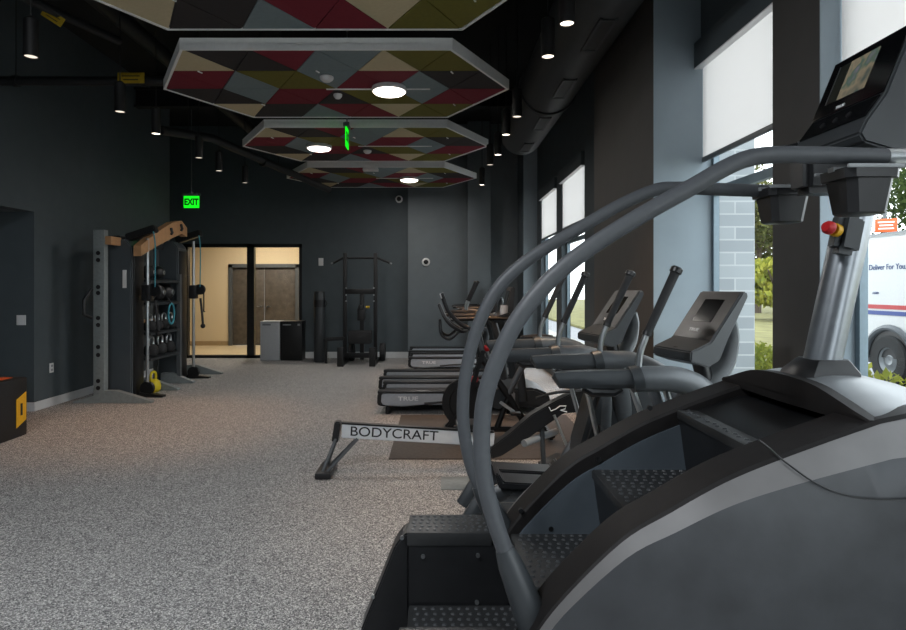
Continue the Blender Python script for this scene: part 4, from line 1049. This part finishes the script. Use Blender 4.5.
mb = MB(); mb.span((xl, YT - .03, PZ(294, YT)), (xr, YT + .04, PZ(289, YT)), bev=.01); part('back_pad_bar', mb, M['black'], t, True)
xc = (xl + xr) / 2 + .03
mb = MB(); mb.span((xc - .04, YT, .06), (xc + .04, YT + .07, PZ(291, YT)), bev=.006); part('centre_post', mb, M['black'], t, True)
mb = MB(); mb.box((xc, YT - .06, PZ(314, YT)), (.16, .10, .26), bev=.03); mb.box((xc, YT - .1, PZ(307, YT)), (.10, .1, .10), bev=.02); part('carriage', mb, M['blackp'], t, True)
mb = MB(); mb.cyl((xc + .09, YT - .08, PZ(307, YT)), (xc + .16, YT - .08, PZ(307, YT)), .022); part('pop_pin', mb, M['tagyel'], t, True)
mb = MB(); mb.box((xc, YT - .22, PZ(336, YT)), (.45, .30, .24), bev=.03); part('knee_pad', mb, M['rubber'], t, True)
mb = MB(); mb.span((xl, YT - .05, .10), (xr, YT + .05, .2), bev=.01); part('cross_bar', mb, M['black'], t, True)
mb = MB(); mb.bar((xl, YT - .05, PZ(338, YT)), (xl - .40, YT - .1, PZ(339, YT)), .09, .07, .02); mb.bar((xl - .36, YT - .08, PZ(339, YT)), (xl - .36, YT - .08, .0), .04, .04); part('side_support', mb, M['black'], t, True)
for x in (xl + .1, xr + .12):
    mb = MB(); mb.lathe([(0, -.05), (.17, -.05), (.18, -.03), (.18, .03), (.17, .05), (0, .05)], (x, YT + .25, .19), seg=28, axis='x'); part('weight_plate', mb, M['rubber'], t, True)

t = thing('punching_bag', 'tall slim black bag standing upright before back wall, left of pull-up station', 'bag', (PX(319.5, 12.1), 12.1, 0))
mb = MB(); mb.lathe([(0, 0), (.10, 0), (.11, .03), (.11, 1.36), (.10, 1.41), (.0, 1.42)], seg=28); part('body', mb, M['dgrey'], t)
mb = MB(); mb.lathe([(.112, 1.10), (.116, 1.10), (.116, 1.24), (.112, 1.24)], seg=28); mb.tube([(.11, 0, 1.24), (.15, 0, 1.17), (.11, 0, 1.10)], .012, 8); part('strap', mb, M['black'], t)
def waste(px0, px1, Y0, m, label, lab_m):
    x0, x1 = PX(px0, Y0), PX(px1, Y0); zt = .80
    t = thing('waste_cabinet', label, 'cabinet', ((x0 + x1) / 2, Y0 + .17, 0), group='pair of square cabinets beside the glass entrance')
    mb = MB(); mb.span((x0 + .004, Y0, 0), (x1 - .004, Y0 + .34, zt - .03), bev=.006); part('body', mb, m, t, True)
    mb = MB(); mb.span((x0, Y0 - .006, zt - .03), (x1, Y0 + .345, zt), bev=.006); part('lid', mb, m, t, True)
    mb = MB(); mb.span((x0 + .05, Y0 - .004, zt - .085), (x0 + .22, Y0 + .002, zt - .06)); part('label_strip', mb, lab_m, t, True)
    mb = MB(); mb.span((x1 - .09, Y0 - .004, zt - .09), (x1 - .04, Y0 + .002, zt - .05)); part('lock', mb, M['silver'], t, True)
waste(260, 280, 12.34, mat('pale_grey_laminate', 'a3a7ab', .5, var=.04), 'pale grey square cabinet in front of the glass entrance', M['mgrey'])
waste(280.3, 302, 12.34, M['black'], 'black square cabinet right beside the pale grey one', M['lgrey'])

# ================================================================== plyo boxes lower left
t = thing('plyo_box', 'black soft plyo box on the floor at the left edge, with yellow label', 'plyo box', (-4.5, 5.78, 0), group='soft plyo boxes by the alcove')
mb = MB(); mb.span((-4.98, 5.40, 0), (-4.17, 6.15, .59), bev=.02); part('body', mb, M['ply'], t, True)
mb = MB(); mb.prism([(5.985, .10), (6.125, .16), (6.125, .44), (5.985, .38)], 0, -4.172, -4.165); lb = part('side_label', mb, M['yellow'], t, True, label='yellow size label')
mb = MB(); mb.box((-4.1645, 6.055, .275), (.003, .03, .12)); part('print', mb, M['letter_black'], lb, True)
mb = MB(); mb.span((-4.7, 5.70, .585), (-4.25, 6.05, .597), bev=.004); part('top_label', mb, M['orange'], t, True, label='orange-red label on the top')
t = thing('plyo_box', 'smaller black box standing on the plyo box at the very left edge', 'plyo box', (-4.6, 5.54, .592), group='soft plyo boxes by the alcove')
mb = MB(); mb.span((-4.95, 5.42, .598), (-4.17, 5.66, .94), bev=.02); part('body', mb, M['ply'], t, True)
mb = MB(); mb.tube([(-4.165, 5.50, .76), (-4.15, 5.52, .80), (-4.15, 5.58, .80), (-4.165, 5.60, .76)], .01, 8); part('handle', mb, M['black'], t, True)

# ================================================================== OUTSIDE
mb = MB(); mb.span((2.1, -15, -.12), (60, 70, -.02)); struct('ground_outside', mb, M['asphalt'])
mb = MB(); mb.span((2.1, -15, -.02), (3.9, 40, .02)); struct('sidewalk', mb, M['concrete'])
mb = MB(); mb.span((9.6, -15, -.02), (60, 12.5, .06)); mb.span((5.2, 13.2, -.02), (60, 70, .08), bev=.03); struct('lawn', mb, M['grass'])
mb = MB(); mb.span((5.0, 13.0, -.02), (60, 13.2, .12)); struct('kerb', mb, M['concrete'])
mb = MB(); mb.span((2.10, 4.62, -.02), (2.43, 6.2, 5)); struct('wall_exterior', mb, M['brick'])

def leaf_cloud(mb, c, r, n, size, rnd, shell=.55):
    for _ in range(n):
        while True:
            d = V((rnd.uniform(-1, 1), rnd.uniform(-1, 1), rnd.uniform(-1, 1)))
            if .05 < d.length < 1: break
        d = d.normalized() * rnd.uniform(shell, 1)
        p = V(c) + V((d.x * r[0], d.y * r[1], d.z * r[2]))
        e = Euler((rnd.uniform(0, 6.3), rnd.uniform(0, 6.3), rnd.uniform(0, 6.3))).to_matrix()
        s = size * rnd.uniform(.6, 1.3)
        mb.quad([p + e @ V(q) for q in ((-s, 0, 0), (0, -s * .5, 0), (s, 0, 0), (0, s * .5, s * .2))])
rn = random.Random(3)
def hedge(y0, y1, label):
    n = int((y1 - y0) / .32); mb = MB()
    for k in range(n):
        y = y0 + (y1 - y0) * (k + .5) / n
        leaf_cloud(mb, (0, y - (y0 + y1) / 2, .54), (.38, .28, .44 + rn.uniform(-.05, .05)), 1100, .034, rn, .6)
    o = thing('hedge', label, 'hedge', (2.80 if y0 < 4 else 2.98, (y0 + y1) / 2, .02), group='low hedge bushes outside the windows')
    part('leaves', mb, M['leafa'], o)
    mb = MB()
    for k in range(n):
        y = -(y1 - y0) / 2 + (y1 - y0) * (k + .5) / n
        for j in range(4): mb.cyl((0, y, 0), (rn.uniform(-.2, .2), y + rn.uniform(-.12, .12), rn.uniform(.4, .7)), .012, .005, seg=6)
    part('stems', mb, M['bark'], o)
hedge(2.3, 4.5, 'yellow-green hedge outside the window at right, below the truck')
hedge(4.98, 7.7, 'yellow-green hedge outside beyond the brick pier')
def tree(x, y, h, r, m, label, name='tree'):
    t = thing(name, label, 'tree', (x, y, .06), group='trees across the road')
    mb = MB()
    for k in range(9):
        a = rn.uniform(0, 6.3); q = rn.uniform(0, .6) * r
        leaf_cloud(mb, (q * math.cos(a), q * math.sin(a), h * rn.uniform(.30, .82)), (r * .55, r * .55, h * .20), 750, .17, rn, .35)
    part('crown', mb, m, t)
    mb = MB(); mb.tube(smooth_pts([(0, 0, 0), (.1, 0, h * .3), (0, .1, h * .75)], 5), [.2 - .012 * k for k in range(11)], 10)
    for k in range(5):
        a = k * 1.3; mb.tube([(0.05, .05, h * .35), (r * .5 * math.cos(a), r * .5 * math.sin(a), h * (.5 + .07 * k))], [.08, .03], 7)
    part('trunk', mb, M['bark'], t)
tree(17.5, 33, 9.0, 3.6, M['leafc'], 'olive green tree seen left beside the brick pier outside')
tree(24.5, 41, 10, 3.8, M['leafb'], 'dark green tree seen just left of the dark window pier')
tree(14.2, 25.2, 3.0, 2.2, M['leafa'], 'low bright bush on the grass across the road', 'bush')
tree(27.5, 33.5, 9.5, 4.0, M['leafb'], 'dark tree rising behind the delivery truck roof, left part')
tree(27.5, 25, 9, 3.6, M['leafc'], 'olive tree rising behind the delivery truck, right part')
tree(20, 22, 7, 2.6, M['leafb'], 'tree close behind the orange sign outside')

# delivery truck
t = thing('delivery_truck', 'white delivery truck with red and blue stripes parked outside the window', 'truck', (8.1, 7.5, -.02))
xs = 7.0
mb = MB(); mb.prism([(xs, .52), (xs + 2.2, .52), (xs + 2.2, 2.25), (xs + 2.05, 2.36), (xs + .08, 2.36), (xs, 2.30)], 1, 5.6, 10.3, bev=.03); bx = part('cargo_box', mb, M['whitepaint'], t, True)
mb = MB(); mb.prism([(3.9, .45), (5.6, .45), (5.6, 2.15), (4.9, 2.15), (4.5, 1.45), (3.9, 1.25)], 0, xs + .1, xs + 2.1, bev=.06); cb = part('cab', mb, M['whitepaint'], t, True)
mb = MB(); mb.span((xs + .09, 4.9, 1.35), (xs + .11, 5.4, 2.0)); part('side_window', mb, M['led'], cb, True)
mb = MB(); mb.span((xs + .2, 4.0, .25), (xs + 2.0, 10.2, .55)); mb.span((xs + .05, 10.25, .38), (xs + 2.15, 10.42, .56)); mb.span((xs + .02, 9.80, .40), (xs + .2, 10.25, .54)); part('chassis', mb, M['black'], t, True)
ys_ = (4.6, 9.33)
for y in ys_:
    for x, s in ((xs - .05, 1), (xs + 1.95, 1)):
        mb = MB(); mb.lathe([(.20, 0), (.36, 0), (.385, .03), (.385, .22), (.36, .25), (.20, .25)], (x, y, .365), seg=36, axis='x'); mb2 = part('wheel', mb, M['tire'], t, True)
        mb = MB(); mb.lathe([(0, .06), (.07, .03), (.09, .05), (.16, .07), (.20, .02), (.205, .2), (0, .2)], (x, y, .365), seg=28, axis='x'); part('hub', mb, M['lgrey'], mb2, True)
    mb = MB(); arc = [(xs - .012, y + .50 * math.cos(a), .37 + .50 * math.sin(a)) for a in [PI * k / 16 for k in range(17)]]; mb.tube(arc, .05, 8, up=(1, 0, 0)); part('wheel_arch', mb, M['mgrey'], t, True)
    mb = MB(); mb.prism([(y + .46 * math.cos(PI * k / 16), .40 + .46 * math.sin(PI * k / 16)) for k in range(17)], 0, xs - .006, xs + .02); part('arch_well', mb, M['black'], t, True)
mb = MB(); mb.span((xs - .006, 5.62, 1.155), (xs + .01, 10.28, 1.22)); part('stripe', mb, M['stripe_red'], bx, True, label='red stripe')
mb = MB(); mb.span((xs - .006, 5.62, 1.06), (xs + .01, 10.28, 1.125)); part('stripe', mb, M['stripe_blue'], bx, True, label='blue stripe')
mb = MB(); mb.span((xs - .01, 5.6, 2.32), (xs + .02, 10.3, 2.345)); part('roof_rail', mb, M['lgrey'], bx, True)
TM = frame_mat((0, -1, 0), (0, 0, 1))
mb = text_mb('We Deliver For You.', .125, (xs - .004, 9.0, 1.81), TM, .002, align='RIGHT', sx=.92); 
part('lettering', mb, M['navy'], bx, True)
mb = text_mb('.com', .075, (xs - .004, 9.64, 1.41), TM, .002, align='CENTER'); part('lettering', mb, M['navy'], bx, True)
t = thing('road_sign', 'orange sign with pale lettering on a post above the truck roof outside', 'sign', (11.3, 15.2, -.02))
mb = MB(); mb.cyl((0, .05, 0), (0, .05, 3.4), .04, seg=10); part('post', mb, M['mgrey'], t)
mb = MB(); mb.box((0, 0, 3.07), (.46, .03, .34), (0, 0, -.5), bev=.01); bd = part('board', mb, M['orange'], t)
Rz = Euler((0, 0, -.5)).to_matrix()
for z, w in ((3.15, .34), (3.07, .28), (2.99, .32)):
    c = Rz @ V((0, -.02, 0)); mb = MB(); mb.box((c.x, c.y, z), (w, .01, .035), (0, 0, -.5)); part('print_line', mb, M['letter_white'], bd)

# ================================================================== LIGHT, SKY, CAMERA
w = bpy.data.worlds.new('overcast_sky'); scene.world = w; w.use_nodes = True
nt = w.node_tree; nt.nodes.clear()
out = nt.nodes.new('ShaderNodeOutputWorld'); bg = nt.nodes.new('ShaderNodeBackground')
tc = nt.nodes.new('ShaderNodeTexCoord'); sp = nt.nodes.new('ShaderNodeSeparateXYZ'); nt.links.new(tc.outputs['Generated'], sp.inputs[0])
rp = nt.nodes.new('ShaderNodeValToRGB'); rp.color_ramp.elements[0].position = 0; rp.color_ramp.elements[1].position = .6
rp.color_ramp.elements[0].color = (.92, .965, 1, 1); rp.color_ramp.elements[1].color = (.87, .94, 1, 1)
nt.links.new(sp.outputs['Z'], rp.inputs['Fac']); nt.links.new(rp.outputs[0], bg.inputs['Color'])
bg.inputs['Strength'].default_value = 2.9
nt.links.new(bg.outputs[0], out.inputs['Surface'])

# corridor lamps, and unseen lamps added behind the camera to brighten the room
def ceiling_and_fill_lamp(x, y, z, e, label, col=(.9, .95, 1), r=.3):
    t = thing('ceiling_and_fill_lamp', label, 'ceiling lamp', (x, y, z))
    mb = MB(); mb.lathe([(0, 0), (r, 0), (r, .04), (0, .04)]); part('diffuser', mb, glow, t)
    l = add_light('AREA', 'lamp', (0, 0, -.02), e, col, shape='DISK', size=2 * r); l.parent = t
ceiling_and_fill_lamp(-4.3, 14.1, 2.94, 34, 'ceiling lamp of the cream corridor beyond the glass entrance', (1, .88, .74))
ceiling_and_fill_lamp(-2.6, 14.1, 2.94, 22, 'second ceiling lamp of the cream corridor, to the right', (1, .88, .74))
ceiling_and_fill_lamp(-1.8, .6, 4.0, 75, 'added unseen fill lamp above and behind the camera')
ceiling_and_fill_lamp(-1.8, -2.6, 4.0, 75, 'added unseen fill lamp far behind the camera')

cam = bpy.data.cameras.new('camera'); co = bpy.data.objects.new('camera', cam); COL.objects.link(co)
cam.sensor_width = 36; cam.sensor_fit = 'HORIZONTAL'; cam.lens = F * 36 / 906
cam.shift_x = (453 - VX) / 906; cam.shift_y = -(315 - VY) / 906
cam.clip_start = .05; cam.clip_end = 300
co.location = (0, 0, CAMZ); co.rotation_euler = (PI / 2, 0, 0)
scene.camera = co
vs = scene.view_settings
vs.view_transform = 'Standard'; vs.look = 'None'; vs.gamma = 1; vs.use_curve_mapping = False; vs.exposure = 0.58
scene.cycles.max_bounces = 10; scene.cycles.diffuse_bounces = 5; scene.cycles.transparent_max_bounces = 12
